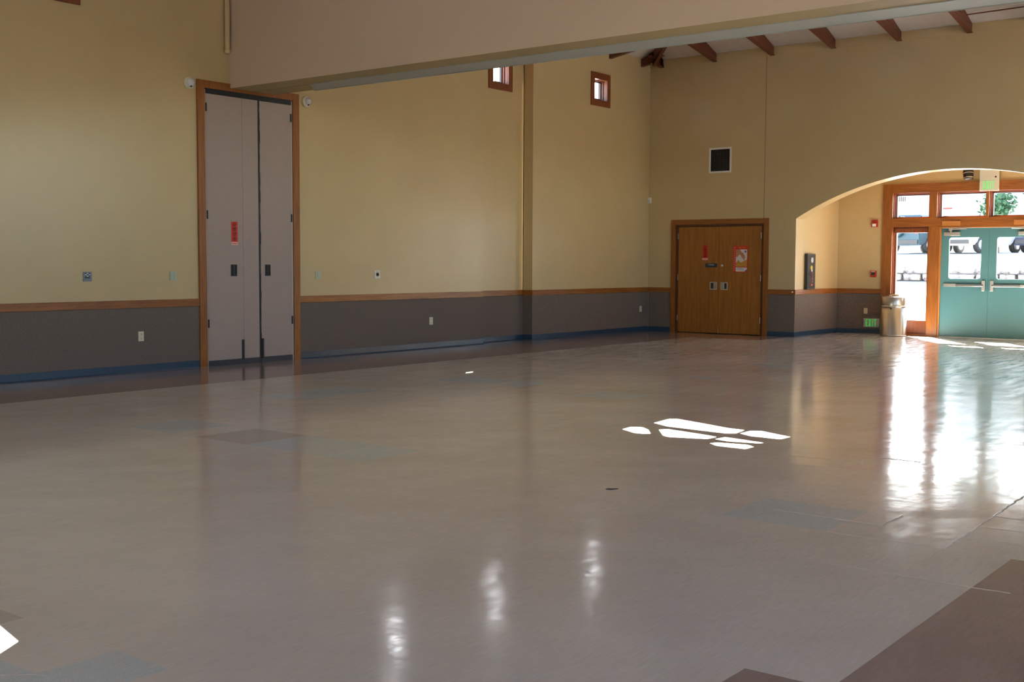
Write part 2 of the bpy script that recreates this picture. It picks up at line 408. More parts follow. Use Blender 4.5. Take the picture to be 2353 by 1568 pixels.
for i, y in enumerate(WINY): small_window(i + 1, y)

# ------------------------------------------------------------------ other walls
XA0, XA1, ZSP, ZAP = -9.292, -3.56, 2.227, 3.028
def arch_pts(y, n=40):
    c = (XA0 + XA1)/2; hs = (XA1 - XA0)/2; rise = ZAP - ZSP; R = (hs*hs + rise*rise)/(2*rise); zc = ZAP - R
    a0 = math.asin(hs/R)
    return [(c + R*math.sin(-a0 + 2*a0*k/n), y, zc + R*math.cos(-a0 + 2*a0*k/n)) for k in range(n+1)]
def wall_back():
    mb = MB(); D = 0.35
    DO = (-11.86, -9.925, 2.165)
    mb.box(XL-0.42, DO[0], YB, YB+D, 0, ZW); mb.box(DO[1], XA0, YB, YB+D, 0, ZW); mb.box(DO[0], DO[1], YB, YB+D, DO[2], ZW)
    mb.box(XA1, XR+0.3, YB, YB+D, 0, ZW)
    ap = arch_pts(YB)
    for a, b in zip(ap, ap[1:]):
        v = [mb.bm.verts.new(p) for p in (a, b, (b[0], YB, ZW), (a[0], YB, ZW), (a[0], YB+D, a[2]), (b[0], YB+D, b[2]), (b[0], YB+D, ZW), (a[0], YB+D, ZW))]
        for q in ((0,1,2,3),(4,7,6,5),(0,4,5,1)): mb._f([v[i] for i in q])
    for a, b in ((XA0, XA0), (XA1, XA1)): pass
    # storage room behind the double doors
    mb.box(DO[0]-0.05, DO[1]+0.05, YB+D, YB+D+0.03, 0, 2.3)
    return struct(mb.obj('wall_back', M['wall']))
WBK = wall_back()
# painted frieze behind the rafter heels, joint line
box(XL+0.03, XR, YB-0.018, YB, 5.305, ZW).obj('frieze', M['wall'], WBK)
box(-9.952, -9.943, YB-0.002, YB, 2.25, 5.305).obj('joint_strip', M['joint'], WBK)

def run_x(y, x0, x1, nm_r, nm_b, parent, gaps=()):
    """rail, wainscot, base along a wall facing -Y"""
    segs = []; x = x0
    for a, b in gaps: segs.append((x, a)); x = b
    segs.append((x, x1))
    r = MB(); c = MB(); b_ = MB()
    for a, e in segs:
        r.bbox(a, e, y-0.022, y, 0.800, 0.895, 0.004); c.box(a, e, y-0.008, y, 0.095, 0.8)
        b_.prism([(a, y, 0), (a, y-0.022, 0), (a, y-0.012, 0.015), (a, y-0.010, 0.095), (a, y, 0.1)], (e-a, 0, 0))
    struct(r.obj(nm_r, M['oakX'])); c.obj('wainscot', M['carpet'], parent); struct(b_.obj(nm_b, M['base']))
run_x(YB, X2+0.02, XR, 'trim_2', 'baseboard_back', WBK, gaps=((-11.955, -9.835), (XA0, XA1)))

# entry recess beyond the arch
WEL = struct(box(XA0-0.3, XA0, YB+0.35, YE+0.2, 0, 3.6).obj('wall_entry_left', M['wall']))
r = MB().bbox(XA0, XA0+0.022, YB-0.02, YE, 0.8, 0.895, 0.004); struct(r.obj('trim_3', M['oakY']))
box(XA0, XA0+0.008, YB-0.006, YE, 0.095, 0.8).obj('wainscot', M['carpet'], WEL)
struct(MB().prism([(XA0, YB-0.012, 0), (XA0+0.022, YB-0.012, 0), (XA0+0.012, YB-0.012, 0.015), (XA0+0.010, YB-0.012, 0.095), (XA0, YB-0.012, 0.1)], (0, YE-YB+0.01, 0)).obj('baseboard_entry', M['base']))
struct(box(XA1, XA1+0.3, YB+0.35, YE+0.2, 0, 3.6).obj('wall_entry_right', M['wall']))
FX0, FX1, FZ = -8.383, -4.367, 2.935
mb = MB(); mb.box(XA0-0.3, FX0+0.03, YE, YE+0.25, 0, 3.6); mb.box(FX1-0.03, XA1+0.3, YE, YE+0.25, 0, 3.6); mb.box(FX0+0.03, FX1-0.03, YE, YE+0.25, FZ-0.03, 3.6)
WEB = struct(mb.obj('wall_entry_back', M['wall']))
run_x(YE, XA0+0.008, FX0, 'trim_4', 'baseboard_entry_back', WEB)
struct(box(XA0-0.3, XA1+0.3, YB+0.35, YE+0.25, 3.6, 3.75).obj('ceiling_entry', M['wall']))

# right wall, with unseen glazed openings added for fill light
RW = [(12.2, 18.2, 2.7, 4.9), (-1.5, 5.5, 2.7, 4.9)]
mb = MB(); y = YF
for (a, b, z0, z1) in sorted(RW):
    mb.box(XR, XR+0.3, y, a, 0, ZW); mb.box(XR, XR+0.3, a, b, 0, z0); mb.box(XR, XR+0.3, a, b, z1, ZW); y = b
mb.box(XR, XR+0.3, y, YB+0.35, 0, ZW)
struct(mb.obj('wall_right', M['wall']))
FW = [(-10.4, -6.4, 0.1, 2.5)]  # unseen front wall opening, also added to bring in fill light
mb = MB(); x = XL-0.42
for (a, b, z0, z1) in FW:
    mb.box(x, a, YF-0.3, YF, 0, ZW); mb.box(a, b, YF-0.3, YF, 0, z0); mb.box(a, b, YF-0.3, YF, z1, ZW); x = b
mb.box(x, XR+0.3, YF-0.3, YF, 0, ZW)
zr = ZW + SL*(RIDX-XL)
mb.prism([(XL-0.42, YF-0.3, ZW-0.05), (XR+0.3, YF-0.3, ZW-0.05), (RIDX, YF-0.3, zr+0.2)], (0, 0.3, 0))
struct(mb.obj('wall_front', M['wall']))

def fill_window(n, rect, along):
    a, b, z0, z1 = rect
    if along == 'y': root = sroot('window_%d' % n, (XR, (a+b)/2, z0))
    else: root = sroot('window_%d' % n, ((a+b)/2, YF, z0))
    fr = MB(); k = 3; w = (b-a)/k
    def bx(u0, u1, z0_, z1_, d0, d1, m):
        if along == 'y': m.box(XR+d0, XR+d1, u0, u1, z0_, z1_)
        else: m.box(u0, u1, YF-d1, YF-d0, z0_, z1_)
    bx(a, b, z0, z0+0.06, 0.05, 0.15, fr); bx(a, b, z1-0.06, z1, 0.05, 0.15, fr)
    for i in range(k+1): bx(max(a, a+i*w-0.04), min(b, a+i*w+0.04), z0, z1, 0.05, 0.15, fr)
    fr.obj('frame', M['winoak'], root)
    p = MB(); bx(a+0.02, b-0.02, z0+0.02, z1-0.02, 0.10, 0.104, p); p.obj('pane', M['glass'], root)
fill_window(8, RW[0], 'y'); fill_window(9, FW[0], 'x'); fill_window(16, RW[1], 'y')

# ------------------------------------------------------------------ partition header (drop beam) and its track
mb = MB(); G0, G1 = 10.455, 10.475          # narrow slot in the soffit
mb.prism([(XL, BY0, BZ), (XR, BY0, BZ), (XR, BY0, ZW), (RIDX, BY0, zr+0.02), (XL, BY0, ZW)], (0, G0-BY0, 0))
mb.prism([(XL, G1, BZ), (XR, G1, BZ), (XR, G1, ZW), (RIDX, G1, zr+0.02), (XL, G1, ZW)], (0, BY1-G1, 0))
mb.prism([(XL, G0, BZ+0.05), (XR, G0, BZ+0.05), (XR, G0, ZW), (RIDX, G0, zr+0.02), (XL, G0, ZW)], (0, G1-G0, 0))
hdr = struct(mb.obj('wall_header', M['beam']))
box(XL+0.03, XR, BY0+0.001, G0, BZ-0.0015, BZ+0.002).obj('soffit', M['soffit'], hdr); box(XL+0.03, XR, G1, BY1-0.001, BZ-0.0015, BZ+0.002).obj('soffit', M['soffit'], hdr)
t = MB(); t.prism([(-11.34, 10.44, BZ-0.010), (XR-0.01, 10.44, BZ-0.010), (XR-0.01, 10.835, BZ-0.010), (-11.70, 10.835, BZ-0.010)], (0, 0, 0.008)); t.box(-11.69, XR-0.01, 10.829, 10.835, BZ-0.016, BZ-0.009)
tag(t.obj('partition_track', M['track']), 'pale grey metal track under the beige overhead beam', 'track')

# ------------------------------------------------------------------ roof planes (with unseen holes added and shaped to cast the floor sun patches)
def roofpt(x, y, left=True):
    return (x, y, ZW + SL*(x-XL) if left else ZW + SL*(XR-x))
def to_roof_left(fx, fy):
    """follow a sunbeam from the floor up to the left roof slope"""
    d = Vector((-0.73, 1.03, 1.0)); t = (ZW + SL*(fx-XL)) / (1.0 + SL*0.73)
    return (fx + d.x*t, fy + d.y*t, ZW + SL*(fx + d.x*t - XL))
FL2 = [[(-5.18,8.22),(-5.20,8.38),(-5.12,8.42),(-5.01,8.33),(-4.88,8.15),(-4.91,8.11),(-4.99,8.10)],
       [(-5.18,8.73),(-5.21,9.03),(-5.15,9.08),(-4.54,8.84),(-4.38,8.82),(-4.35,8.61),(-4.41,8.56),(-4.98,8.61)],
       [(-4.31,8.63),(-4.31,8.82),(-4.24,8.86),(-3.92,8.70),(-3.93,8.54),(-4.18,8.55)],
       [(-4.93,8.39),(-4.89,8.46),(-4.49,8.37),(-4.38,8.33),(-4.38,8.19),(-4.67,8.09),(-4.74,8.13)],
       [(-4.32,8.22),(-4.31,8.36),(-3.95,8.28),(-3.96,8.24),(-4.20,8.18)],
       [(-4.25,8.00),(-4.22,8.06),(-4.00,8.11),(-3.92,8.05),(-3.92,7.92),(-4.15,7.92)]]
RL = []
holes2 = [[to_roof_left(*p) for p in q] for q in FL2]
holes1 = [[to_roof_left(*p) for p in [(-3.955,2.195),(-4.6,2.35),(-4.5,1.7),(-3.76,1.9)]]]
HY = YB - (RIDX - XL)                      # the hip starts here
mb = MB()
mb.plate([roofpt(XL-0.42, BY1-0.1), roofpt(RIDX, BY1-0.1), roofpt(RIDX, HY), roofpt(XL-0.42, YB+0.42)], holes2)
mb.plate([roofpt(XL-0.42, YF-0.3), roofpt(RIDX, YF-0.3), roofpt(RIDX, BY0+0.1), roofpt(XL-0.42, BY0+0.1)], holes1)
mb.plate([roofpt(RIDX, YF-0.3, 0), roofpt(XR+0.3, YF-0.3, 0), roofpt(XR+0.3, BY0+0.1, 0), roofpt(RIDX, BY0+0.1, 0)])
mb.plate([roofpt(RIDX, BY1-0.1, 0), roofpt(XR+0.3, BY1-0.1, 0), roofpt(XR+0.3, YB+0.3, 0), roofpt(RIDX, HY, 0)])
mb.plate([(XL-0.42, YB+0.42, ZW-SL*0.42), (XR+0.42, YB+0.42, ZW-SL*0.42), (RIDX, HY, zr)])
struct(mb.obj('ceiling', M['ceil']))
eav = MB(); EO = XL-0.42
eav.prism([(EO, YF-0.3, ZW-0.15), (EO, YF-0.3, ZW-0.02), (-13.12, YF-0.3, ZW-0.20), (-13.12, YF-0.3, ZW-0.30)], (0, YB-YF+0.6, 0))
struct(eav.obj('trim_6', M['stucco']))

# wood rafters of the hall beyond the beam: top chord under the roof, flatter lower chord from the same heel
def rafter(name, base, d, L, label, w=0.094):
    """base: heel point on the wall (top edge); d: horizontal unit direction; L: run"""
    bx, by = base; d = Vector((d[0], d[1], 0)); n = Vector((-d.y, d.x, 0))
    sl = SL * (1 if abs(abs(d.x)+abs(d.y)-1) < 0.01 else 1/math.sqrt(2))
    root = thing(name, (bx, by, 5.30), label, 'rafter', 'brown roof rafters beyond the beam')
    def P(s, z): return Vector((bx, by, 0)) + d*s + Vector((0,0,z))
    zt = 5.452
    top = [P(0, zt-0.15), P(L, zt-0.15+sl*L), P(L, zt+sl*L-0.004), P(0, zt-0.004)]
    MB().prism([p - n*(w/2-0.012) for p in top], n*(w-0.024)).obj('top_chord', M['rafter'] if abs(d.y) > 0.9 else M['raftX'], root)
    sl2 = 0.18*sl/SL; L2 = L*0.8
    low = [P(0, zt-0.155), P(L2, zt-0.155+sl2*L2), P(L2, zt+0.13+sl2*L2), P(0.5, zt-0.155+sl*0.5), P(0, zt-0.15)]
    MB().prism([p - n*(w/2) for p in low], n*w).obj('lower_chord', M['rafter'] if abs(d.y) > 0.9 else M['raftX'], root)
    return root
ords = ['first','second','third','fourth','fifth','sixth','seventh']
for k in range(7):
    x = -11.037 + 1.205*k
    L = min(YB - HY, x - XL) if x < RIDX else min(YB-HY, XR - x)
    if k == 0: L = x - XL
    rafter('rafter', (x, YB), (0, -1), max(0.3, L*0.97), 'brown rafter on the far wall, %s along from the corner rafter' % ords[k])
# short jack rafters beside the corner, and the hip rafter between them
rafter('rafter', (-12.225, YB), (0, -1), 0.20, 'short brown rafter stub on the far wall touching the corner rafter')
rafter('rafter', (X2, YB-0.33), (1, 0), 0.22, 'short brown rafter stub on the left wall touching the corner rafter')
rafter('rafter', (X2, YB-1.50), (1, 0), 1.45, 'brown rafter on the left wall nearest the corner, mostly hidden by the beam')
def hip():
    root = thing('hip_rafter', (X2+0.12, YB-0.12, 5.3), 'thick brown corner rafter rising diagonally from the far left corner', 'rafter')
    d = Vector((1, -1, 0)).normalized(); n = Vector((1, 1, 0)).normalized(); w = 0.14; L = 10.0; s0 = 0.30; sl = SL/math.sqrt(2)
    b = Vector((X2, YB, 0))
    def P(s, z): return b + d*s + Vector((0,0,z))
    low = [P(s0, 5.315+sl*s0-0.02), P(L, 5.315+sl*L-0.02), P(L, 5.44+sl*L), P(s0, 5.44+sl*s0)]
    MB().prism([p - n*(w/2) for p in low], n*w).obj('beam', M['raftX'], root)
    MB().prism([p - n*0.03 - Vector((0,0,0.16)) for p in [low[0]+Vector((0,0,0.10)), low[1]+Vector((0,0,0.10)), low[1]+Vector((0,0,0.16)), low[0]+Vector((0,0,0.16))]], n*0.06).obj('lower_batten', M['rafter'], root)
hip()
tag(MB().cyl((-6.160, 20.31, 5.53), (-5.06, 20.36, 5.56), 0.011, 8).obj('tie_rod', M['raftX']), 'thin reddish rod between two rafters below the white ceiling', 'rod')

# conduit beside the beam
pr = thing('conduit_pipe', (XL+0.04, 10.03, 4.1), 'cream painted vertical pipe with capped end in the corner by the beam', 'pipe')
MB().cyl((XL+0.045, 10.035, 4.13), (XL+0.045, 10.035, 5.5), 0.034, 18).obj('tube', M['wall'], pr)
MB().lathe((XL+0.045, 10.035, 4.095), [(0,0),(0.03,0.003),(0.041,0.015),(0.041,0.05),(0.034,0.055)], seg=18).obj('cap', M['wall'], pr)

# ------------------------------------------------------------------ tall folding-partition pocket doors (left wall)
d1 = sroot('door_1', (XL, 10.42, 0))
cs = MB(); xo = XL + 0.028
cs.box(XL, xo, 9.561, 9.675, 0, 3.71); cs.box(XL, xo, 11.170, 11.287, 0, 3.71)
cs.box(XL, xo, 9.675, BY0, 3.612, 3.71); cs.box(XL, xo, BY1, 11.170, 3.612, 3.71); cs.box(XL, xo, BY0, BY1, 3.612, BZ-0.001)
cs.obj('casing', M['oakZ'], d1)
j = MB(); j.box(XL, XL+0.010, 9.675, 9.697, 0, 3.60); j.box(XL, XL+0.010, 11.148, 11.170, 0, 3.60); j.obj('jamb', M['jamb'], d1)
box(XL, XL+0.016, 9.697, 11.148, 3.545, 3.612).obj('head_track', M['black'], d1)
lf = MB().box(XL, XL+0.012, 9.700, 10.286, 0.075, 3.545).box(XL, XL+0.012, 10.289, 10.556, 0.075, 3.545).obj('leaf', M['panel'], d1)
rt = box(XL, XL+0.012, 10.590, 11.146, 0.075, 3.545).obj('leaf', M['panel'], d1)
sg = MB(); rnd = random.Random(5); prev = 0.0     # slightly wavy rubber bulb between the leaves
N_ = 44
for k in range(N_):
    z0 = 0.0 + 3.545*k/N_; z1 = 3.545*(k+1)/N_; a = 0.005*math.sin(k*0.7)+0.004*math.sin(k*1.9); sg.box(XL, XL+0.017+0.0015*math.sin(k), 10.560-0.002, 10.584+a, z0, z1)
sg.obj('seal', M['black'], d1)
box(XL, XL+0.015, 9.70, 10.556, 0.0, 0.075).obj('kick_strip', M['navy'], lf)
box(XL, XL+0.015, 10.590, 11.146, 0.0, 0.075).obj('kick_strip', M['navy'], rt)
box(XL+0.010, XL+0.026, 10.250, 10.283, 0.06, 0.33).obj('floor_bolt', M['black'], lf)
box(XL+0.010, XL+0.026, 10.588, 10.622, 0.06, 0.33).obj('floor_bolt', M['black'], rt)
for y0, par in ((10.076, lf), (10.662, rt)):
    h = MB(); y1 = y0 + 0.098 if par is lf else y0+0.09
    h.box(XL+0.011, XL+0.020, y0, y0+0.012, 1.184, 1.338); h.box(XL+0.011, XL+0.020, y1-0.012, y1, 1.184, 1.338)
    h.box(XL+0.011, XL+0.0199, y0+0.012, y1-0.012, 1.184, 1.196); h.box(XL+0.011, XL+0.0199, y0+0.012, y1-0.012, 1.326, 1.338); h.box(XL+0.011, XL+0.0125, y0, y1, 1.19, 1.33)
    h.cyl((XL+0.014, y0+0.035, 1.19), (XL+0.014, y0+0.035, 1.33), 0.009, 10)
    h.obj('pull_handle', M['black'], par)
for z in (3.37, 1.985, 0.565):
    MB().cyl((XL+0.014, 9.704, z-0.055), (XL+0.014, 9.704, z+0.055), 0.011, 10).obj('hinge', M['black'], d1)
    MB().cyl((XL+0.014, 11.143, z-0.055), (XL+0.014, 11.143, z+0.055), 0.011, 10).obj('hinge', M['black'], d1)

def banner(name, c, w, h, right, nrm, label, tilt=0.0):
    R = Vector(right); Nn = Vector(nrm); U = Vector((0,0,1)); c = Vector(c)
    if tilt:
        U2 = (U - R*tilt).normalized(); R2 = U2.cross(Nn) if False else (R + U*tilt).normalized(); U = U2; R = R2
    root = thing(name, c - U*(h/2), label, 'banner')
    def quad(u0, u1, v0, v1, d0, d1, nm, m):
        mb = MB(); mb.prism([c + R*u0 + U*v0 + Nn*d0, c + R*u1 + U*v0 + Nn*d0, c + R*u1 + U*v1 + Nn*d0, c + R*u0 + U*v1 + Nn*d0], Nn*(d1-d0)); return mb.obj(nm, m, root)
    quad(-w/2, w/2, -h/2 + h*0.13, h/2, 0, 0.001, 'sheet', M['red'])
    quad(-w/2, w/2, -h/2, -h/2 + h*0.13, 0, 0.001, 'footer', M['pink'])
    tx = MB(); ch = '\u8eab\u9ad4\u5065\u5eb7'
    for k, s_ in enumerate(ch):
        add_text(tx, s_, c + U*(h/2 - h*(0.12 + 0.205*k)) + Nn*0.0015, h*0.175, w*0.58, tuple(R), tuple(U))
    if len(tx.bm.verts): tx.obj('lettering', M['ink'], root, normals=False)
    f2 = MB(); f2.prism([c + R*(-w*0.4) + U*(-h/2+h*0.045) + Nn*0.001, c + R*(w*0.4) + U*(-h/2+h*0.045) + Nn*0.001, c + R*(w*0.4) + U*(-h/2+h*0.07) + Nn*0.001, c + R*(-w*0.4) + U*(-h/2+h*0.07) + Nn*0.001], Nn*0.0005); f2.obj('footer_print', M['red'], root)
banner('paper_banner', (XL+0.013, 10.142, 1.752), 0.107, 0.308, (0,1,0), (1,0,0), 'red vertical paper strip with black characters on the tall mauve partition door', tilt=0.016)

# ------------------------------------------------------------------ things on the left wall
def occupancy(y, z, label):
    root = thing('motion_sensor', (XL, y, z-0.09), label, 'sensor', 'round sensors beside the partition doors')
    MB().lathe((XL, y, z), [(0.078,0),(0.078,0.018),(0.070,0.028),(0.05,0.032),(0,0.032)], 'X', 30).obj('mount', M['cream'], root)
    c = (XL+0.026, y+0.006, z+0.004)
    MB().lathe(c, [(0.056,0),(0.054,0.022),(0.044,0.042),(0.026,0.055),(0,0.060)], (0.9,0.1,-0.2), 26).obj('lens', M['dome'], root)
    MB().lathe((XL+0.052, y-0.004, z-0.042), [(0.012,0),(0.012,0.012),(0,0.014)], (0.8,0.1,-0.5), 10).obj('eye', M['black'], root)
occupancy(9.447, 3.645, 'round white motion sensor high on the wall left of the partition door')
occupancy(11.440, 3.625, 'round white motion sensor high on the wall right of the partition door')

def plate(name, yc, zc, w, h, m, label, cat, inner=None, xi=XL, toggles=0, kind=None, grp=None):
    root = thing(name, (xi, yc, zc-h/2), label, cat, grp)
    MB().bbox(xi, xi+0.010, yc-w/2, yc+w/2, zc-h/2, zc+h/2, 0.003).obj('cover', m, root)
    if kind == 'outlet':
        for dz in (-0.026, 0.026):
            MB().bbox(xi+0.008, xi+0.0125, yc-0.017, yc+0.017, zc+dz-0.016, zc+dz+0.016, 0.002).obj('socket', M['cream'], root)
            mb = MB()
            for dy in (-0.007, 0.007): mb.box(xi+0.012, xi+0.0130, yc+dy-0.0015, yc+dy+0.0015, zc+dz-0.003, zc+dz+0.007)
            mb.box(xi+0.012, xi+0.0130, yc-0.003, yc+0.003, zc+dz-0.011, zc+dz-0.006); mb.obj('slots', M['ink'], root)
    elif kind == 'switch':
        for k in range(toggles):
            y = yc + (k-(toggles-1)/2)*0.04
            MB().bbox(xi+0.009, xi+0.014, y-0.014, y+0.014, zc-0.034, zc+0.034, 0.002).obj('rocker', inner or m, root)
    elif kind == 'knob':
        MB().bbox(xi+0.009, xi+0.012, yc-w*0.36, yc+w*0.36, zc-h*0.4, zc+h*0.4, 0.001).obj('face', inner, root)
        MB().lathe((xi+0.01, yc-0.005, zc), [(0.024,0),(0.024,0.016),(0.018,0.022),(0,0.023)], 'X', 20).obj('knob', M['black'], root)
    elif kind == 'keypad':
        for a in range(3):
            for b in range(3):
                MB().bbox(xi+0.009, xi+0.014, yc-0.034+a*0.024, yc-0.016+a*0.024, zc+0.002+b*0.016, zc+0.013+b*0.016, 0.001).obj('button', M['satin'] if (a+b) % 2 else M['darkm'], root)
        box(xi+0.009, xi+0.012, yc-0.04, yc+0.03, zc-0.018, zc-0.006).obj('slot', M['ink'], root)
    return root
plate('control_panel', 7.955, 1.190, 0.112, 0.112, M['grayp'], 'square grey metal control plate on the wall far left of the partition door', 'control panel', kind='keypad')
plate('switch_plate', 9.168, 1.190, 0.100, 0.112, M['paleg'], 'pale green switch plate just left of the partition door', 'switch', kind='switch', toggles=2)
plate('switch_plate', 11.645, 1.190, 0.105, 0.112, M['paleg'], 'pale green switch plate just right of the partition door', 'switch', kind='switch', toggles=1)
plate('switch_plate', 12.853, 1.192, 0.116, 0.116, M['white'], 'white wall plate with dark round knob between the partition door and recess', 'switch', inner=M['cream'], kind='knob')
plate('power_outlet', 8.675, 0.447, 0.075, 0.120, M['ivory'], 'ivory outlet in the carpeted wainscot left of the partition door', 'outlet', kind='outlet', xi=XL+0.007)
plate('power_outlet', 14.072, 0.442, 0.078, 0.120, M['ivory'], 'ivory outlet in the carpeted wainscot right of the partition door', 'outlet', kind='outlet', xi=XL+0.007)
plate('power_outlet', 20.427, 0.457, 0.082, 0.120, M['ivory'], 'small ivory outlet in the left wainscot next to the far corner', 'outlet', kind='outlet', xi=X2+0.007)
cs_ = thing('corner_sensor', (X2+0.03, YB-0.04, 2.60), 'small white box sensor high in the far left corner', 'sensor')
MB().bbox(X2+0.002, X2+0.066, YB-0.055, YB-0.002, 2.602, 2.712, 0.006).obj('housing', M['white'], cs_)
MB().bbox(X2+0.012, X2+0.056, YB-0.060, YB-0.053, 2.615, 2.665, 0.002).obj('lens', M['dome'], cs_)

# ------------------------------------------------------------------ oak double doors (back wall)
d2 = sroot('door_2', (-10.893, YB, 0))
c = MB(); y0, y1 = YB-0.024, YB
c.box(-11.953, -11.852, y0, y1, 0, 2.25); c.box(-9.936, -9.836, y0, y1, 0, 2.25); c.obj('casing', M['oakZ'], d2)
box(-11.852, -9.936, y0, y1, 2.150, 2.25).obj('head_casing', M['oakX'], d2)
c = MB(); c.box(-11.860, -11.800, YB-0.004, YB+0.12, 0, 2.165); c.box(-9.985, -9.925, YB-0.004, YB+0.12, 0, 2.165); c.box(-11.80, -9.985, YB-0.004, YB+0.12, 2.105, 2.165)
c.obj('jamb', M['oakDark'], d2)
la = box(-11.797, -10.8985, YB+0.012, YB+0.055, 0.012, 2.102).obj('leaf', M['oakD'], d2)
lb = box(-10.8925, -9.988, YB+0.012, YB+0.055, 0.012, 2.102).obj('leaf', M['oakD'], d2)
def cup_pull(x0, x1, z0, z1, par, flip):
    y = YB+0.012; m = MB()
    m.box(x0, x1, y-0.006, y, z0, z0+0.018); m.box(x0, x1, y-0.006, y, z1-0.018, z1); m.box(x0, x0+0.02, y-0.006, y, z0+0.018, z1-0.018); m.box(x1-0.02, x1, y-0.006, y, z0+0.018, z1-0.018)
    m.obj('pull_plate', M['satin'], par)
    box(x0+0.02, x1-0.02, y-0.0015, y, z0+0.018, z1-0.018).obj('pull_recess', M['darkm'], par)
    xm = x0+0.02 if flip else x1-0.02; s_ = 1 if flip else -1
    MB().prism([(xm, y-0.0055, z0+0.02), (xm+s_*0.055, y-0.004, z0+0.02), (xm+s_*0.06, y-0.001, z0+0.02), (xm, y-0.001, z0+0.02)], (0, 0, z1-z0-0.04)).obj('pull_grip', M['chrome'], par)
cup_pull(-11.085, -10.928, 0.868, 1.020, la, False)
cup_pull(-10.848, -10.694, 0.866, 1.016, lb, True)
MB().lathe((-10.824, YB+0.012, 1.341), [(0.026,0),(0.026,0.010),(0.017,0.018),(0,0.020)], (0,-1,0), 18).obj('deadbolt', M['satin'], lb)
MB().cyl((-10.895, YB+0.008, 0.02), (-10.895, YB+0.008, 0.12), 0.006, 8).obj('surface_bolt', M['chrome'], la)
for z in (1.920, 1.103, 0.291):
    MB().cyl((-11.806, YB+0.004, z-0.058), (-11.806, YB+0.004, z+0.058), 0.0085, 8).obj('hinge', M['satin'], la)
    MB().cyl((-9.995, YB+0.004, z-0.058), (-9.995, YB+0.004, z+0.058), 0.0085, 8).obj('hinge', M['satin'], lb)
banner('paper_banner', (-11.199, YB+0.0115, 1.594), 0.122, 0.292, (1,0,0), (0,-1,0), 'red vertical paper strip with dark characters on the oak door')
sgn = thing('room_sign', (-11.06, YB+0.011, 1.306), 'small slate grey sign reading STORAGE on the left oak door', 'sign')
MB().bbox(-11.190, -10.931, YB+0.007, YB+0.0115, 1.306, 1.386, 0.002).obj('plate', M['slate'], sgn)
tx = MB(); add_text(tx, 'STORAGE', (-11.06, YB+0.0068, 1.357), 0.019, 0.125, (1,0,0), (0,0,1)); tx.obj('lettering', M['letter'], sgn, normals=False)
# calendar poster
cp = thing('calendar_poster', (-10.427, YB+0.011, 1.215), 'red 2018 calendar poster with white and gold picture on the right oak door', 'poster')
py = YB + 0.0110
def pq(x0, x1, z0, z1, m, nm, k=1): return box(x0, x1, py-0.0006*k, py-0.0006*(k-1), z0, z1).obj(nm, m, cp)
pq(-10.585, -10.272, 1.215, 1.725, M['red'], 'sheet')
pq(-10.527, -10.290, 1.322, 1.655, M['paper'], 'picture', 2)
pq(-10.527, -10.290, 1.228, 1.308, M['paper'], 'caption_box', 2)
a = MB(); y_ = py-0.0012
def poly(pts, m, nm): MB().prism([(x, y_, z) for x, z in pts], (0, -0.0006, 0)).obj(nm, m, cp)
poly([(-10.527,1.655),(-10.44,1.655),(-10.39,1.58),(-10.46,1.55),(-10.50,1.50),(-10.527,1.52)], M['tan'], 'print')
poly([(-10.44,1.57),(-10.38,1.60),(-10.33,1.52),(-10.35,1.44),(-10.40,1.50)], M['tan'], 'print')
poly([(-10.527,1.40),(-10.47,1.45),(-10.42,1.40),(-10.36,1.43),(-10.290,1.46),(-10.290,1.322),(-10.527,1.322)], M['gold'], 'print')
poly([(-10.35,1.228),(-10.290,1.228),(-10.290,1.275)], M['bluep'], 'print')
poly([(-10.35,1.62),(-10.31,1.64),(-10.30,1.60),(-10.33,1.59)], M['bluep'], 'print')
for k in range(12):
    z = 1.24 + k*0.040; poly([(-10.575,z),(-10.540,z+0.016),(-10.540,z+0.024),(-10.575,z+0.008)], M['pink'], 'print')
tx = MB(); add_text(tx, '2018', (-10.405, py-0.0008, 1.688), 0.032, 0.135, (1,0,0), (0,0,1)); tx.obj('lettering', M['gold'], cp, normals=False)
for k in range(2): poly([(-10.50,1.285-k*0.02),(-10.38+0.03*k,1.285-k*0.02),(-10.38+0.03*k,1.291-k*0.02),(-10.50,1.291-k*0.02)], M['bluep'], 'print')

# small metal bumper on the rail by the arch
hk = thing('rail_hook', (XA0-0.03, YB-0.03, 0.83), 'tiny silver hook on the chair rail at the arch edge', 'hook')
MB().lathe((XA0-0.035, YB-0.022, 0.850), [(0.016,0),(0.016,0.006),(0.007,0.010),(0.007,0.03),(0.012,0.034),(0,0.037)], (0,-1,0), 12).obj('peg', M['chrome'], hk)

# return-air grille
vg = thing('air_vent', (-10.892, YB, 3.15), 'square white framed air grille with dark louvres high on the far wall', 'vent')
x0, x1, z0, z1 = -11.130, -10.650, 3.148, 3.636; f = 0.034
m = MB(); m.box(x0, x1, YB-0.012, YB, z0, z0+f); m.box(x0, x1, YB-0.012, YB, z1-f, z1); m.box(x0, x0+f, YB-0.012, YB, z0+f, z1-f); m.box(x1-f, x1, YB-0.012, YB, z0+f, z1-f); m.obj('frame', M['white'], vg)
box(x0+f, x1-f, YB-0.002, YB, z0+f, z1-f).obj('backing', M['duct'], vg)
m = MB()
for k in range(22):
    z = z0+f+0.008+k*0.0188; m.prism([(x0+f, YB-0.011, z), (x0+f, YB-0.002, z+0.008), (x0+f, YB-0.002, z+0.011), (x0+f, YB-0.011, z+0.003)], (x1-x0-2*f, 0, 0))
for k in range(5): m.box(x0+f+0.066+0.068*k, x0+f+0.070+0.068*k, YB-0.0115, YB-0.003, z0+f, z1-f)
m.obj('louvres', M['vent'], vg)

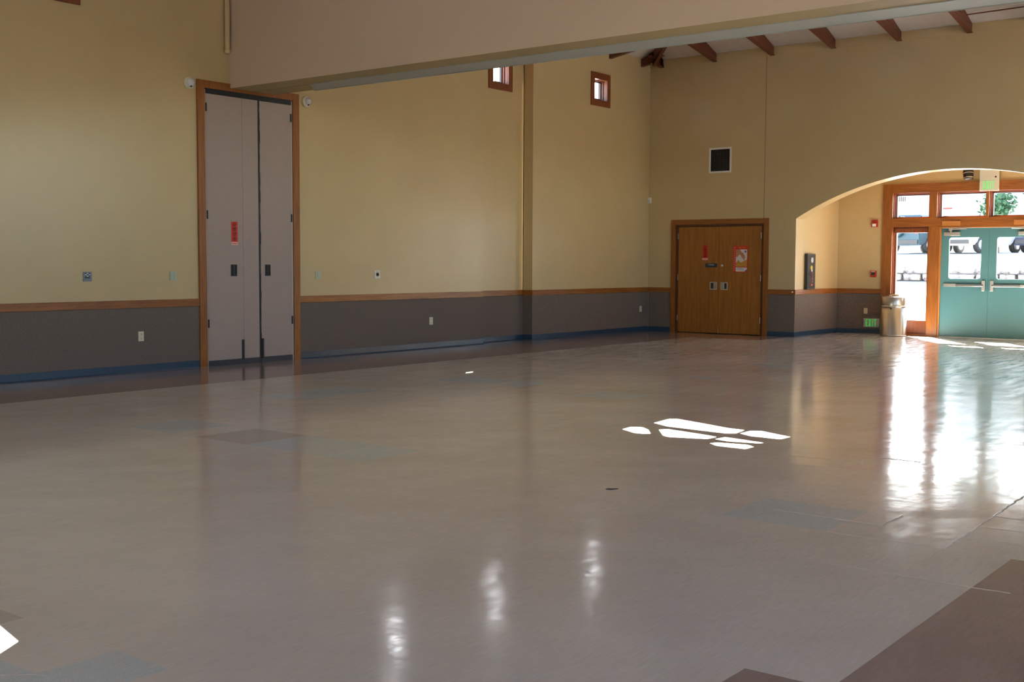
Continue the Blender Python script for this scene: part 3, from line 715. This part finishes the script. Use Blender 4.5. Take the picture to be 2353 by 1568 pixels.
# ------------------------------------------------------------------ entry storefront: oak frame, windows, teal doors
DX0, DXM, DX1 = -7.268, -6.374, -5.480
TZ0, TZ1 = 2.268, 2.757
OPS = [(-8.190, -7.486, TZ0, TZ1), (-7.335, -6.432, TZ0, TZ1), (-6.386, -5.410, TZ0, TZ1), (-5.262, -4.560, TZ0, TZ1), (-8.190, -7.486, 0.030, 2.108), (-5.262, -4.560, 0.030, 2.108)]
FY0, FY1 = YE-0.030, YE+0.22
fr = MB()
fr.box(FX0, -8.190, FY0, FY1, 0, FZ); fr.box(-4.560, FX1, FY0, FY1, 0, FZ)
fr.box(-7.486, DX0-0.012, FY0, FY1, 0, 2.10); fr.box(DX1+0.012, -5.262, FY0, FY1, 0, 2.10)
hd = MB(); hd.box(-8.190, -4.560, FY0, FY1, TZ1, FZ)
hd.box(-8.190, -7.486, FY0, FY1, 2.108, TZ0); hd.box(-7.486, -5.262, FY0-0.001, FY1, 2.090, TZ0); hd.box(-5.262, -4.560, FY0, FY1, 2.108, TZ0)
fr.box(-7.486, -7.335, FY0, FY1, TZ0, TZ1); fr.box(-6.432, -6.386, FY0, FY1, TZ0, TZ1); fr.box(-5.410, -5.262, FY0, FY1, TZ0, TZ1)
fr.box(-8.190, -7.486, FY0+0.02, FY1, 0.0, 0.030); fr.box(-5.262, -4.560, FY0+0.02, FY1, 0, 0.030)
tf = struct(fr.obj('trim_5', M['oakZ'])); hd.obj('cross_rails', M['oakX'], tf)
# door jamb strips
m = MB(); m.box(DX0-0.012, DX0+0.018, YE+0.0, FY1, 0, 2.090); m.box(DX1-0.018, DX1+0.012, YE+0.0, FY1, 0, 2.090); m.box(DX0, DX1, YE, FY1, 2.072, 2.090)
m.obj('jamb', M['block'], tf)
for xx in (-7.223, -5.927): box(xx, xx+0.338, FY0-0.022, FY0, 2.116, 2.203).obj('mounting_block', M['block'], tf)
for n, (a, b, z0, z1) in enumerate(OPS):
    root = sroot('window_%d' % (10+n), ((a+b)/2, YE+0.1, z0))
    m = MB()
    for (t, d0) in ((0.014, YE+0.03), (0.030, YE+0.075)):      # stepped wood stops
        m.box(a, a+t, d0, FY1, z0, z1); m.box(b-t, b, d0, FY1, z0, z1); m.box(a+t, b-t, d0, FY1, z1-t, z1); m.box(a+t, b-t, d0, FY1, z0, z0+t)
    m.obj('stop', M['winoak'], root)
    if z1 > 2.3:
        m = MB(); t0, t = 0.030, 0.016; y0, y1 = YE+0.11, YE+0.15
        m.box(a+t0, a+t0+t, y0, y1, z0+t0, z1-t0); m.box(b-t0-t, b-t0, y0, y1, z0+t0, z1-t0); m.box(a+t0, b-t0, y0, y1, z1-t0-t, z1-t0); 
        m.obj('sash', M['darkm'], root)
        MB().bbox(a+0.09, a+0.19, YE+0.09, YE+0.12, z0+0.022, z0+0.040, 0.004).obj('crank', M['darkm'], root)
        box(a+0.02, b-0.02, YE+0.128, YE+0.132, z0+0.02, z1-0.02).obj('pane', M['glass'], root)
    else:
        m = MB(); m.box(a+0.03, b-0.03, YE+0.05, YE+0.16, 0.060, 0.295); m.box(a+0.03, b-0.03, YE+0.03, YE+0.16, z1-0.115, z1-0.03); m.obj('panel', M['winoak'], root)
        m = MB(); m.box(a+0.03, a+0.05, YE+0.09, YE+0.16, 0.295, z1-0.11); m.box(b-0.05, b-0.03, YE+0.09, YE+0.16, 0.295, z1-0.11); m.obj('sash', M['winoak'], root)
        box(a+0.04, b-0.04, YE+0.128, YE+0.132, 0.29, z1-0.11).obj('pane', M['glass'], root)

d3 = sroot('door_3', (DXM, YE+0.05, 0))
def teal_leaf(x0, x1, g0, g1, flip):
    y0, y1 = YE+0.030, YE+0.075; z0, z1 = 0.012, 2.070
    Z0, Z1 = 1.112, 1.892; R = 0.045
    def rr(y):
        pts = []
        for (cx, cz, a0) in ((g1-R, Z1-R, 0), (g0+R, Z1-R, 90), (g0+R, Z0+R, 180), (g1-R, Z0+R, 270)):
            for k in range(5): t = math.radians(a0 + 90*k/4); pts.append((cx+R*math.cos(t), y, cz+R*math.sin(t)))
        return pts
    m = MB()
    for y in (y0, y1): m.plate([(x0,y,z0),(x1,y,z0),(x1,y,z1),(x0,y,z1)], [rr(y)])
    A, B = rr(y0), rr(y1); n = len(A)
    for i in range(n):
        v = [m.bm.verts.new(p) for p in (A[i], A[(i+1)%n], B[(i+1)%n], B[i])]; m._f(v)
    for (p, q) in (((x0,z0),(x1,z0)),((x1,z0),(x1,z1)),((x1,z1),(x0,z1)),((x0,z1),(x0,z0))):
        v = [m.bm.verts.new(t) for t in ((p[0],y0,p[1]),(q[0],y0,q[1]),(q[0],y1,q[1]),(p[0],y1,p[1]))]; m._f(v)
    lf = m.obj('leaf', M['teal'], d3)
    box(g0-0.01, g1+0.01, y0+0.020, y0+0.024, Z0-0.01, Z1+0.01).obj('pane', M['glass'], lf)
    # panic bar
    hx = x1-0.075 if not flip else x0+0.075
    MB().bbox(hx-0.030, hx+0.030, y0-0.045, y0, 0.885, 1.082, 0.006).obj('latch_case', M['satin'], lf)
    ex = x0+0.062 if not flip else x1-0.062
    mid = ex + (hx-ex)*0.32
    MB().bbox(min(ex,mid), max(ex,mid), y0-0.040, y0, 0.962, 1.020, 0.006).obj('bar_housing', M['satin'], lf)
    MB().bbox(min(mid,hx), max(mid,hx), y0-0.052, y0-0.008, 0.966, 1.014, 0.008).obj('push_bar', M['chrome'], lf)
    # closer
    cx0 = x0+0.055 if not flip else x1-0.355
    MB().bbox(cx0, cx0+0.300, y0-0.055, y0, 1.925, 1.992, 0.006).obj('closer_body', M['satin'], lf)
    a = MB(); px = cx0+0.12 if not flip else cx0+0.18; s_ = 1 if not flip else -1
    a.cyl((px, y0-0.03, 1.99), (px, y0-0.03, 2.04), 0.018, 12)
    a.box(min(px, px-s_*0.03), max(px, px+s_*0.03), y0-0.05, y0-0.01, 2.02, 2.062)
    a.cyl((px, y0-0.035, 2.045), (px+s_*0.30, y0-0.055, 2.052), 0.008, 8); a.obj('closer_arm', M['satin'], lf)
    return lf
l1 = teal_leaf(DX0+0.018, DXM-0.0015, -7.105, -6.515, False)
l2 = teal_leaf(DXM+0.0015, DX1-0.018, -6.233, -5.643, True)
box(DXM-0.02, DXM+0.02, YE+0.0755, YE+0.081, 0.012, 2.07).obj('seam_light_stop', M['satin'], d3)  # strip added behind the leaves to block light through the seam
box(DX0, DX1, YE+0.01, FY1, 0.0, 0.0115).obj('threshold', M['satin'], d3)

# EXIT signs
def exit_sign(name, x0, x1, z0, z1, y, label, low=False):
    root = thing(name, ((x0+x1)/2, y, z0), label, 'sign')
    w = x1-x0; xm = (x0+x1)/2
    if not low:
        MB().bbox(x0, x1, y-0.055, y, z0, z1, 0.004).obj('housing', M['signf'], root)
        box(x0+0.005, x1-0.005, y-0.0565, y-0.054, z0+0.190, z0+0.194).obj('divider', M['greyf'], root)
        zc = z0+0.107; h = 0.145; tw = w*0.60; yf = y-0.056; mt = M['green']
        MB().lathe((x1-0.055, yf, z1-0.150), [(0.018,0),(0.018,0.004),(0.010,0.004),(0.008,0.001),(0,0.001)], (0,-1,0), 16).obj('indicator', M['darkm'], root)
        for s_ in (-1, 1):
            ax = xm + s_*w*0.40; ar = MB()
            ar.prism([(ax+s_*0.010, yf, zc), (ax-s_*0.010, yf, zc+0.022), (ax-s_*0.017, yf, zc+0.022), (ax+s_*0.001, yf, zc), (ax-s_*0.017, yf, zc-0.022), (ax-s_*0.010, yf, zc-0.022)], (0, -0.001, 0))
            ar.obj('chevron', M['paleg'], root)
    else:
        MB().bbox(x0, x1, y-0.014, y, z0, z1, 0.003).obj('panel', M['greyf'], root)
        zc = (z0+z1)/2; h = (z1-z0)*0.80; tw = w*0.70; yf = y-0.0145; mt = M['greend']
    # block letters E X I T
    L = MB(); lw = tw/4*0.80; st = lw*0.29; gp = tw/4; xs = xm - tw/2; d = 0.002
    def b_(a, b, c, e): L.box(a, b, yf-d, yf, c, e)
    lo, hi = zc-h/2, zc+h/2
    x = xs; b_(x, x+st, lo, hi); b_(x+st, x+lw, lo, lo+st); b_(x+st, x+lw, hi-st, hi); b_(x+st, x+lw*0.85, zc-st/2, zc+st/2)
    x = xs+gp
    L.prism([(x, yf, lo), (x+st, yf, lo), (x+lw, yf, hi), (x+lw-st, yf, hi)], (0, -d, 0)); L.prism([(x+lw-st, yf, lo), (x+lw, yf, lo), (x+st, yf, hi), (x, yf, hi)], (0, -d*1.1, 0))
    x = xs+2*gp+lw*0.33; b_(x, x+st, lo, hi)
    x = xs+3*gp-lw*0.10; b_(x+lw/2-st/2, x+lw/2+st/2, lo, hi-st); b_(x, x+lw, hi-st, hi)
    L.obj('lettering', mt, root)
exit_sign('exit_sign', -6.549, -6.207, 2.746, 3.150, YE-0.031, 'cream sign with glowing green EXIT lettering above the teal doors')
exit_sign('exit_sign', -8.720, -8.397, 0.135, 0.311, YE-0.009, 'low grey sign with green EXIT lettering beside the trash can', low=True)

# black swivel camera under the arch top
sc_ = thing('security_camera', (-6.74, YE-0.16, 2.96), 'round black ceiling camera left of the upper EXIT sign', 'camera')
ax = (0.15, -0.25, -1)
MB().box(-6.79, -6.69, YE-0.14, YE, 3.13, 3.23).obj('bracket', M['black'], sc_)
MB().lathe((-6.745, YE-0.16, 3.20), [(0,0),(0.085,0),(0.09,0.02),(0.09,0.10),(0.098,0.11),(0.098,0.13)], ax, 26).obj('body', M['black'], sc_)
MB().lathe((-6.727, YE-0.188, 3.078), [(0.096,0),(0.099,0.006),(0.099,0.014),(0.094,0.02)], ax, 26).obj('ring', M['chrome'], sc_)
MB().lathe((-6.724, YE-0.193, 3.058), [(0.092,0),(0.088,0.05),(0.075,0.085),(0.05,0.10),(0,0.105)], ax, 26).obj('dome', M['black'], sc_)
MB().lathe((-6.71, YE-0.213, 2.990), [(0.090,0),(0.092,0.005),(0.086,0.012)], ax, 26).obj('ring', M['chrome'], sc_)

# alarms and outlet on the entry wall
def alarm(x0, x1, z0, z1, strobe, label):
    root = thing('fire_alarm' if strobe else 'alarm_pull_station', ((x0+x1)/2, YE, z0), label, 'alarm'); xm = (x0+x1)/2; h = z1-z0
    MB().bbox(x0, x1, YE-0.035, YE, z0, z1, 0.004).obj('housing', M['redp'], root)
    if strobe:
        MB().bbox(x0+0.02, x1-0.03, YE-0.052, YE-0.034, z0+0.008, z0+h*0.45, 0.006).obj('strobe', M['white'], root)
        m = MB()
        for k in range(4): m.box(x0+0.03, x1-0.03, YE-0.0365, YE-0.034, z0+h*(0.58+0.09*k), z0+h*(0.61+0.09*k))
        m.obj('grille', M['ink'], root)
    else:
        MB().bbox(x0+0.022, x1-0.022, YE-0.048, YE-0.034, z0+h*0.32, z0+h*0.75, 0.005).obj('handle', M['darkm'], root)
        box(x0+0.02, x1-0.02, YE-0.0365, YE-0.034, z0+h*0.80, z0+h*0.90).obj('label_strip', M['white'], root)
        MB().lathe((x1-0.03, YE-0.035, z0+0.02), [(0.008,0),(0.008,0.004),(0,0.004)], (0,-1,0), 10).obj('keyhole', M['ink'], root)
alarm(-8.605, -8.478, 2.113, 2.253, True, 'red fire alarm strobe on the cream wall beside the oak entry frame')
alarm(-8.597, -8.484, 1.127, 1.253, False, 'red fire alarm pull box halfway up the entry wall')
root = thing('power_outlet', (-8.683, YE-0.008, 0.398), 'ivory outlet just above the low EXIT sign', 'outlet')
MB().bbox(-8.722, -8.645, YE-0.018, YE-0.007, 0.398, 0.512, 0.003).obj('cover', M['ivory'], root)
for dz in (0.431, 0.480): MB().bbox(-8.700, -8.667, YE-0.021, YE-0.016, dz-0.016, dz+0.016, 0.002).obj('socket', M['cream'], root)

# fire extinguisher cabinet on the entry side wall
xc = XA0; fx = XA0+0.068
cab = thing('extinguisher_cabinet', (xc, 21.32, 0.897), 'narrow black fire extinguisher cabinet on the brightly lit entry side wall', 'cabinet')
MB().bbox(xc+0.001, fx, 21.135, 21.500, 0.897, 1.575, 0.006).obj('body', M['cabin'], cab)
MB().bbox(fx-0.002, fx+0.006, 21.160, 21.475, 0.925, 1.550, 0.003).obj('door', M['lens'], cab)
MB().lathe((fx+0.006, 21.33, 1.455), [(0.055,0),(0.055,0.004),(0,0.004)], (1,0,0), 20).obj('gauge_label', M['dome'], cab)
MB().lathe((fx+0.006, 21.30, 1.310), [(0.045,0),(0.045,0.004),(0,0.004)], (1,0,0), 16).obj('seal_label', M['yellow'], cab)
tx = MB()
for k, s_ in enumerate('FIRE'): add_text(tx, s_, (fx+0.0075, 21.36, 1.200-0.052*k), 0.042, 0.012 if s_ == 'I' else 0.048, (0,1,0), (0,0,1))
tx.obj('lettering', M['redl'], cab, normals=False)
box(fx+0.005, fx+0.0075, 21.30, 21.345, 1.235, 1.275).obj('tag', M['white'], cab)
box(fx+0.005, fx+0.0075, 21.30, 21.36, 0.960, 1.000).obj('tag', M['redl'], cab)

# ------------------------------------------------------------------ stainless trash can
tcx, tcy = -8.010, 22.420
can = thing('trash_can', (tcx, tcy, 0), 'round brushed steel trash can with a swing lid beside the glass sidelight', 'trash can')
R0 = 0.240
MB().lathe((tcx,tcy,0), [(0,0.0),(R0+0.004,0.0),(R0+0.004,0.030),(R0,0.034),(R0,0.560),(R0-0.01,0.565),(0,0.565)], seg=56).obj('body', M['steel'], can)
MB().lathe((tcx,tcy,0), [(R0-0.01,0.562),(R0+0.014,0.566),(R0+0.018,0.576),(R0+0.006,0.588),(R0-0.004,0.592)], seg=56).obj('band', M['chrome'], can)
MB().lathe((tcx,tcy,0), [(R0-0.006,0.588),(R0-0.004,0.745),(R0-0.010,0.752),(R0-0.05,0.758),(0.12,0.775),(0.0,0.778)], seg=56).obj('collar', M['steel'], can)
m = MB(); m.lathe((tcx+0.015,tcy,0), [(0.115,0.770),(0.110,0.800),(0.085,0.814),(0,0.818)], seg=30); m.obj('lid', M['chrome'], can)
MB().lathe((tcx+0.035, tcy-R0-0.0005, 0.540), [(0.018,0),(0.018,0.003),(0,0.003)], (0.15,-1,0), 14).obj('lock', M['ink'], can)

# flakes of debris on the floor
dn = MB(); dn.prism([(-3.866,5.945,0.0006),(-3.835,5.955,0.0006),(-3.812,6.004,0.0006),(-3.840,5.985,0.0006),(-3.862,5.972,0.0006)], (0,0,0.004))
tag(dn.obj('debris_flake', M['soil']), 'small dark chip lying on the open floor right of centre', 'debris')

# ------------------------------------------------------------------ outside the entry
mb = MB(); mb.prism([(-60, YE+0.22, -0.02), (-60, 26.5, 0.0), (-60, 34.0, 0.92), (-60, 34.0, -1.0), (-60, YE+0.22, -1.0)], (100, 0, 0)); struct(mb.obj('ground', M['conc']))
mb = MB(); mb.prism([(-60, 34.5, 1.31), (-60, 52.0, 1.90), (-60, 110.0, 2.2), (-60, 110.0, -1.0), (-60, 34.5, -1)], (100, 0, 0)); struct(mb.obj('ground', M['asph']))
mb = MB(); mb.box(-60, XL-0.45, -60, YE+0.22, -0.6, -0.4); mb.box(XR+0.35, 60, -60, 60, -0.6, -0.4); mb.box(XL-0.5, XR+0.4, -60, YF-0.35, -0.3, -0.1); struct(mb.obj('ground', M['conc']))
# retaining wall of rough blocks, each stone individually
rnd = random.Random(11); sn = 0
protos = []
def stone(x, w, z, h, label):
    if not protos or len(protos) < 5:
        bm = MB(); bm.bbox(-w/2, w/2, 0, 0.5, 0, h, 0.05)
        for v in bm.bm.verts: v.co += Vector((rnd.uniform(-.02,.02), rnd.uniform(-.03,.03), rnd.uniform(-.006,.006)))
        o = bm.obj('retaining_stone', M['stone']); o.location = (x, 34.05+rnd.uniform(-.04,.04), z); protos.append((o, w, h))
    else:
        p, pw, ph = rnd.choice(protos); o = p.copy(); COL.objects.link(o); o.location = (x, 34.05+rnd.uniform(-.04,.04), z); o.scale = (w/pw, 1, h/ph)
    tag(o, label, 'stone', 'stones of the retaining wall outside')
for row, (z, h) in enumerate(((0.92, 0.19), (1.13, 0.19))):
    x = -13.2 + row*0.2
    while x < -7.4:
        w = rnd.uniform(0.42, 0.75); stone(x+w/2, w-0.02, z, h, ('lower' if row == 0 else 'upper') + ' row stone in the retaining wall seen through the entry glass'); x += w + 0.05

def car(loc, yaw, paint, label, spare=False, L=4.4, Wd=1.75, suv=False):
    root = thing('parked_car', loc, label, 'car')
    Mx = Matrix.Translation(Vector((0,0,0))) @ Matrix.Rotation(yaw, 4, 'Z')
    def put(mb, nm, m, par):
        off = world_loc(root)
        for v in mb.bm.verts: v.co = (Mx @ v.co) + off
        return mb.obj(nm, m, par)
    H = 1.58 if suv else 1.40; wb = 0.62
    bs = []
    for cx in (-L*0.31, L*0.31): bs.append(cx)
    def arch(cx): return [(cx + 0.40*math.cos(math.radians(a)), 0.32 + 0.40*math.sin(math.radians(a))) for a in range(180, -1, -20)]
    low = [(-L/2, 0.30), (-L/2, 0.28)] + [p for p in arch(bs[0])] + [p for p in arch(bs[1])] + [(L/2, 0.28), (L/2, 0.75)]
    if suv: up = [(L/2-0.1, 0.95), (L*0.28, 1.05), (L*0.18, H-0.05), (L*0.10, H), (-L*0.47, H), (-L/2, 1.0)]
    else: up = [(L/2-0.15, 0.85), (L*0.22, 0.95), (L*0.05, H-0.03), (-L*0.02, H), (-L*0.24, H-0.04), (-L*0.38, 0.98), (-L/2+0.05, 0.92), (-L/2, 0.75)]
    b = MB(); b.prism([(x, -Wd/2, z) for x, z in low+up], (0, Wd, 0)); bmesh.ops.bevel(b.bm, geom=[e for e in b.bm.edges if abs(e.verts[0].co.y-e.verts[1].co.y) < 1e-4], offset=0.05, segments=2, affect='EDGES')
    put(b, 'body', paint, root)
    if suv: put(MB().box(-L/2-0.005, -L/2+0.02, -Wd*0.36, Wd*0.36, 1.05, H-0.12), 'window', M['cglass'], root)
    for s_ in (-1, 1):
        yy = s_*(Wd/2+0.004)
        if suv: pts = [(L*0.24, 1.06), (L*0.15, H-0.12), (-L*0.44, H-0.12), (-L*0.44, 1.06)]
        else: pts = [(L*0.17, 0.97), (L*0.03, H-0.09), (-L*0.22, H-0.10), (-L*0.33, 0.99)]
        put(MB().prism([(x, yy, z) for x, z in pts], (0, -s_*0.02, 0)), 'window', M['cglass'], root)
    for cx in bs:
        for s_ in (-1, 1):
            w = MB(); w.lathe((cx, s_*(Wd/2-0.20), 0.32), [(0,0),(0.32,0),(0.34,0.05),(0.34,0.16),(0.31,0.20),(0.2,0.19),(0,0.17)], (0, s_, 0), 22); wo = put(w, 'wheel', M['tyre'], root)
            h_ = MB(); h_.lathe((cx, s_*(Wd/2-0.02), 0.32), [(0.2,0),(0.19,0.02),(0.05,0.03),(0,0.03)], (0, s_, 0), 16); put(h_, 'hub', M['hub'], wo)
    if spare:
        w = MB(); w.lathe((-L/2, 0.15, 0.98), [(0,0),(0.34,0),(0.36,0.06),(0.35,0.18),(0.25,0.21),(0.2,0.19),(0,0.19)], (-1,0,0), 26); put(w, 'spare_wheel', M['carA'], root)
    for s_ in (-1, 1): put(MB().box(-L/2-0.01, -L/2+0.03, s_*Wd*0.42-0.07, s_*Wd*0.42+0.07, 0.78, 0.92), 'tail_light', M['redp'], root)
    b2 = MB(); b2.box(-L/2-0.06, -L/2+0.1, -Wd*0.46, Wd*0.46, 0.35, 0.52); put(b2, 'bumper', M['darkm'], root)
    return root
car((-17.2, 52.0, 1.90), math.radians(78), M['carA'], 'blue green off-road car with rear spare wheel seen through the left sidelight', spare=True, suv=True, L=4.2, Wd=1.8)
car((-14.9, 52.0, 1.90), math.radians(74), M['carB'], 'white car seen through the left teal door window', L=4.3)
car((-12.3, 54.0, 1.92), math.radians(80), M['carC'], 'navy car seen between the two teal door windows', L=4.3)
# pale building behind, and trees to the right
bd = thing('building', (-24, 74, 1.6), 'pale building across the car park seen through the transom windows', 'building')
box(-34, -17.5, 72, 80, 1.5, 9.5).obj('wall', M['stucco'], bd)
m = MB()
for k in range(6): m.box(-25.8+k*0.12, -25.77+k*0.12, 71.93, 72.0, 5.25, 5.55)
m.obj('railing', M['bark'], bd)
box(-22.85, -22.35, 71.9, 72.0, 4.72, 4.80).obj('ledge', M['redp'], bd)
def tree(x, y, z, h, r, m, label, seed, ls=1.0):
    root = thing('tree', (x, y, z), label, 'tree', None)
    MB().lathe((x,y,z), [(0.16,0),(0.12,h*0.4),(0.06,h*0.75),(0,h*0.8)], seg=10).obj('trunk', M['bark'], root)
    rr = random.Random(seed); mb = MB()
    for k in range(900):
        u = Vector((rr.gauss(0,1), rr.gauss(0,1), rr.gauss(0,0.8))); u = u.normalized()*r*rr.uniform(0.35,1.0)*(0.8+0.3*math.sin(u.x*4)); c = Vector((x,y,z+h*0.72)) + u
        a = Vector((rr.gauss(0,1),rr.gauss(0,1),rr.gauss(0,1))).normalized(); b = a.orthogonal().normalized(); s_ = rr.uniform(0.08,0.18)*ls
        mb._f([mb.bm.verts.new(c+a*s_), mb.bm.verts.new(c+b*s_*0.5), mb.bm.verts.new(c-a*s_), mb.bm.verts.new(c-b*s_*0.5)])
    mb.obj('foliage', m, root, normals=False)
tree(-17.0, 62.0, 1.95, 3.4, 0.95, M['leaf'], 'green leafy tree outside seen in the transom right of the EXIT sign', 1)
tree(-15.0, 62.5, 1.95, 5.4, 1.5, M['leaf2'], 'reddish brown tree outside at the right edge of the transom', 2)
tree(-18.55, 66.0, 1.95, 9.4, 2.0, M['leaf'], 'added tall tree outside, unseen crown darkening the door reflections, thin trunk in the middle transom', 4, 2.0)  # high crown added to darken the door reflections on the floor
tree(-15.6, 68.5, 1.95, 9.4, 2.1, M['leaf'], 'added tall tree outside behind the leafy ones, unseen crown darkening the floor reflections', 5, 2.0)  # second crown added above the view to dim those reflections
tree(-11.8, 64.0, 1.95, 5.4, 1.7, M['leaf'], 'green tree behind the reddish brown tree outside', 3)

# ------------------------------------------------------------------ light: sun, sky and window portals
w = bpy.data.worlds.new('sky'); S.world = w; w.use_nodes = True
nt = w.node_tree; bg = nt.nodes['Background']
sky = nt.nodes.new('ShaderNodeTexSky'); sky.sky_type = 'NISHITA'; sky.sun_disc = False
sky.sun_elevation = math.radians(38.4); sky.sun_rotation = math.atan2(-0.73, 1.03)
sky.air_density = 1.0; sky.dust_density = 1.5; sky.ozone_density = 1.0
hs = nt.nodes.new('ShaderNodeHueSaturation'); hs.inputs['Saturation'].default_value = 0.9
nt.links.new(sky.outputs[0], hs.inputs['Color']); nt.links.new(hs.outputs[0], bg.inputs['Color']); bg.inputs['Strength'].default_value = 0.30
sl_ = bpy.data.lights.new('sun', 'SUN'); sl_.energy = 26.0; sl_.angle = math.radians(0.12); sl_.color = (1.0, 0.985, 0.96)
so = bpy.data.objects.new('sun', sl_); COL.objects.link(so); so.rotation_euler = SUN.to_track_quat('-Z', 'Y').to_euler(); so.location = (-20, 40, 30)

def portal(c, w_, h_, nrm):
    l = bpy.data.lights.new('portal', 'AREA'); l.shape = 'RECTANGLE'; l.size = w_; l.size_y = h_; l.cycles.is_portal = True
    o = bpy.data.objects.new('portal', l); COL.objects.link(o); o.location = c
    o.rotation_euler = Vector(nrm).to_track_quat('-Z', 'Y').to_euler()
portal(((FX0+FX1)/2, YE+0.26, 1.45), 4.0, 2.9, (0,-1,0))
for (a, b, z0, z1) in RW: portal((XR+0.31, (a+b)/2, (z0+z1)/2), b-a, z1-z0, (-1,0,0))
for (a, b, z0, z1) in FW: portal(((a+b)/2, YF-0.31, (z0+z1)/2), b-a, z1-z0, (0,1,0))
for y in WINY: portal((plane_at(y)-0.21, y, (WZ0+WZ1)/2), 0.45, 0.41, (1,0,0))

# ------------------------------------------------------------------ camera
F, PITCH, YAW, ROLL, HC = 2696.19, -0.066432, 0.657633, 0.004394, 1.3743
def cray(a, b):
    cr, sr = math.cos(ROLL), math.sin(ROLL); r_ = a*cr - b*sr; u = a*sr + b*cr
    cp_, sp = math.cos(PITCH), math.sin(PITCH); fw = cp_ - u*sp; up = sp + u*cp_
    cy, sy = math.cos(YAW), math.sin(YAW)
    return Vector((r_*cy - fw*sy, r_*sy + fw*cy, up))
f0 = cray(0, 0); rx = cray(1, 0) - f0; uy = cray(0, 1) - f0
cam = bpy.data.cameras.new('camera'); co = bpy.data.objects.new('camera', cam); COL.objects.link(co)
cam.sensor_fit = 'HORIZONTAL'; cam.sensor_width = 36.0; cam.lens = F/2353*36.0; cam.clip_end = 300
Rm = Matrix((rx, uy, -f0)).transposed()
co.matrix_world = Matrix.Translation((0, 0, HC)) @ Rm.to_4x4()
S.camera = co

# ------------------------------------------------------------------ view and sampling options
S.view_settings.view_transform = 'Standard'; S.view_settings.look = 'None'; S.view_settings.gamma = 1.0
S.view_settings.use_curve_mapping = False
S.view_settings.exposure = 2.93
cy = S.cycles
cy.use_denoising = True
cy.max_bounces = 10; cy.diffuse_bounces = 7; cy.glossy_bounces = 4; cy.transparent_max_bounces = 12
cy.caustics_reflective = False; cy.caustics_refractive = False
cy.sample_clamp_indirect = 12.0
bpy.context.view_layer.update()
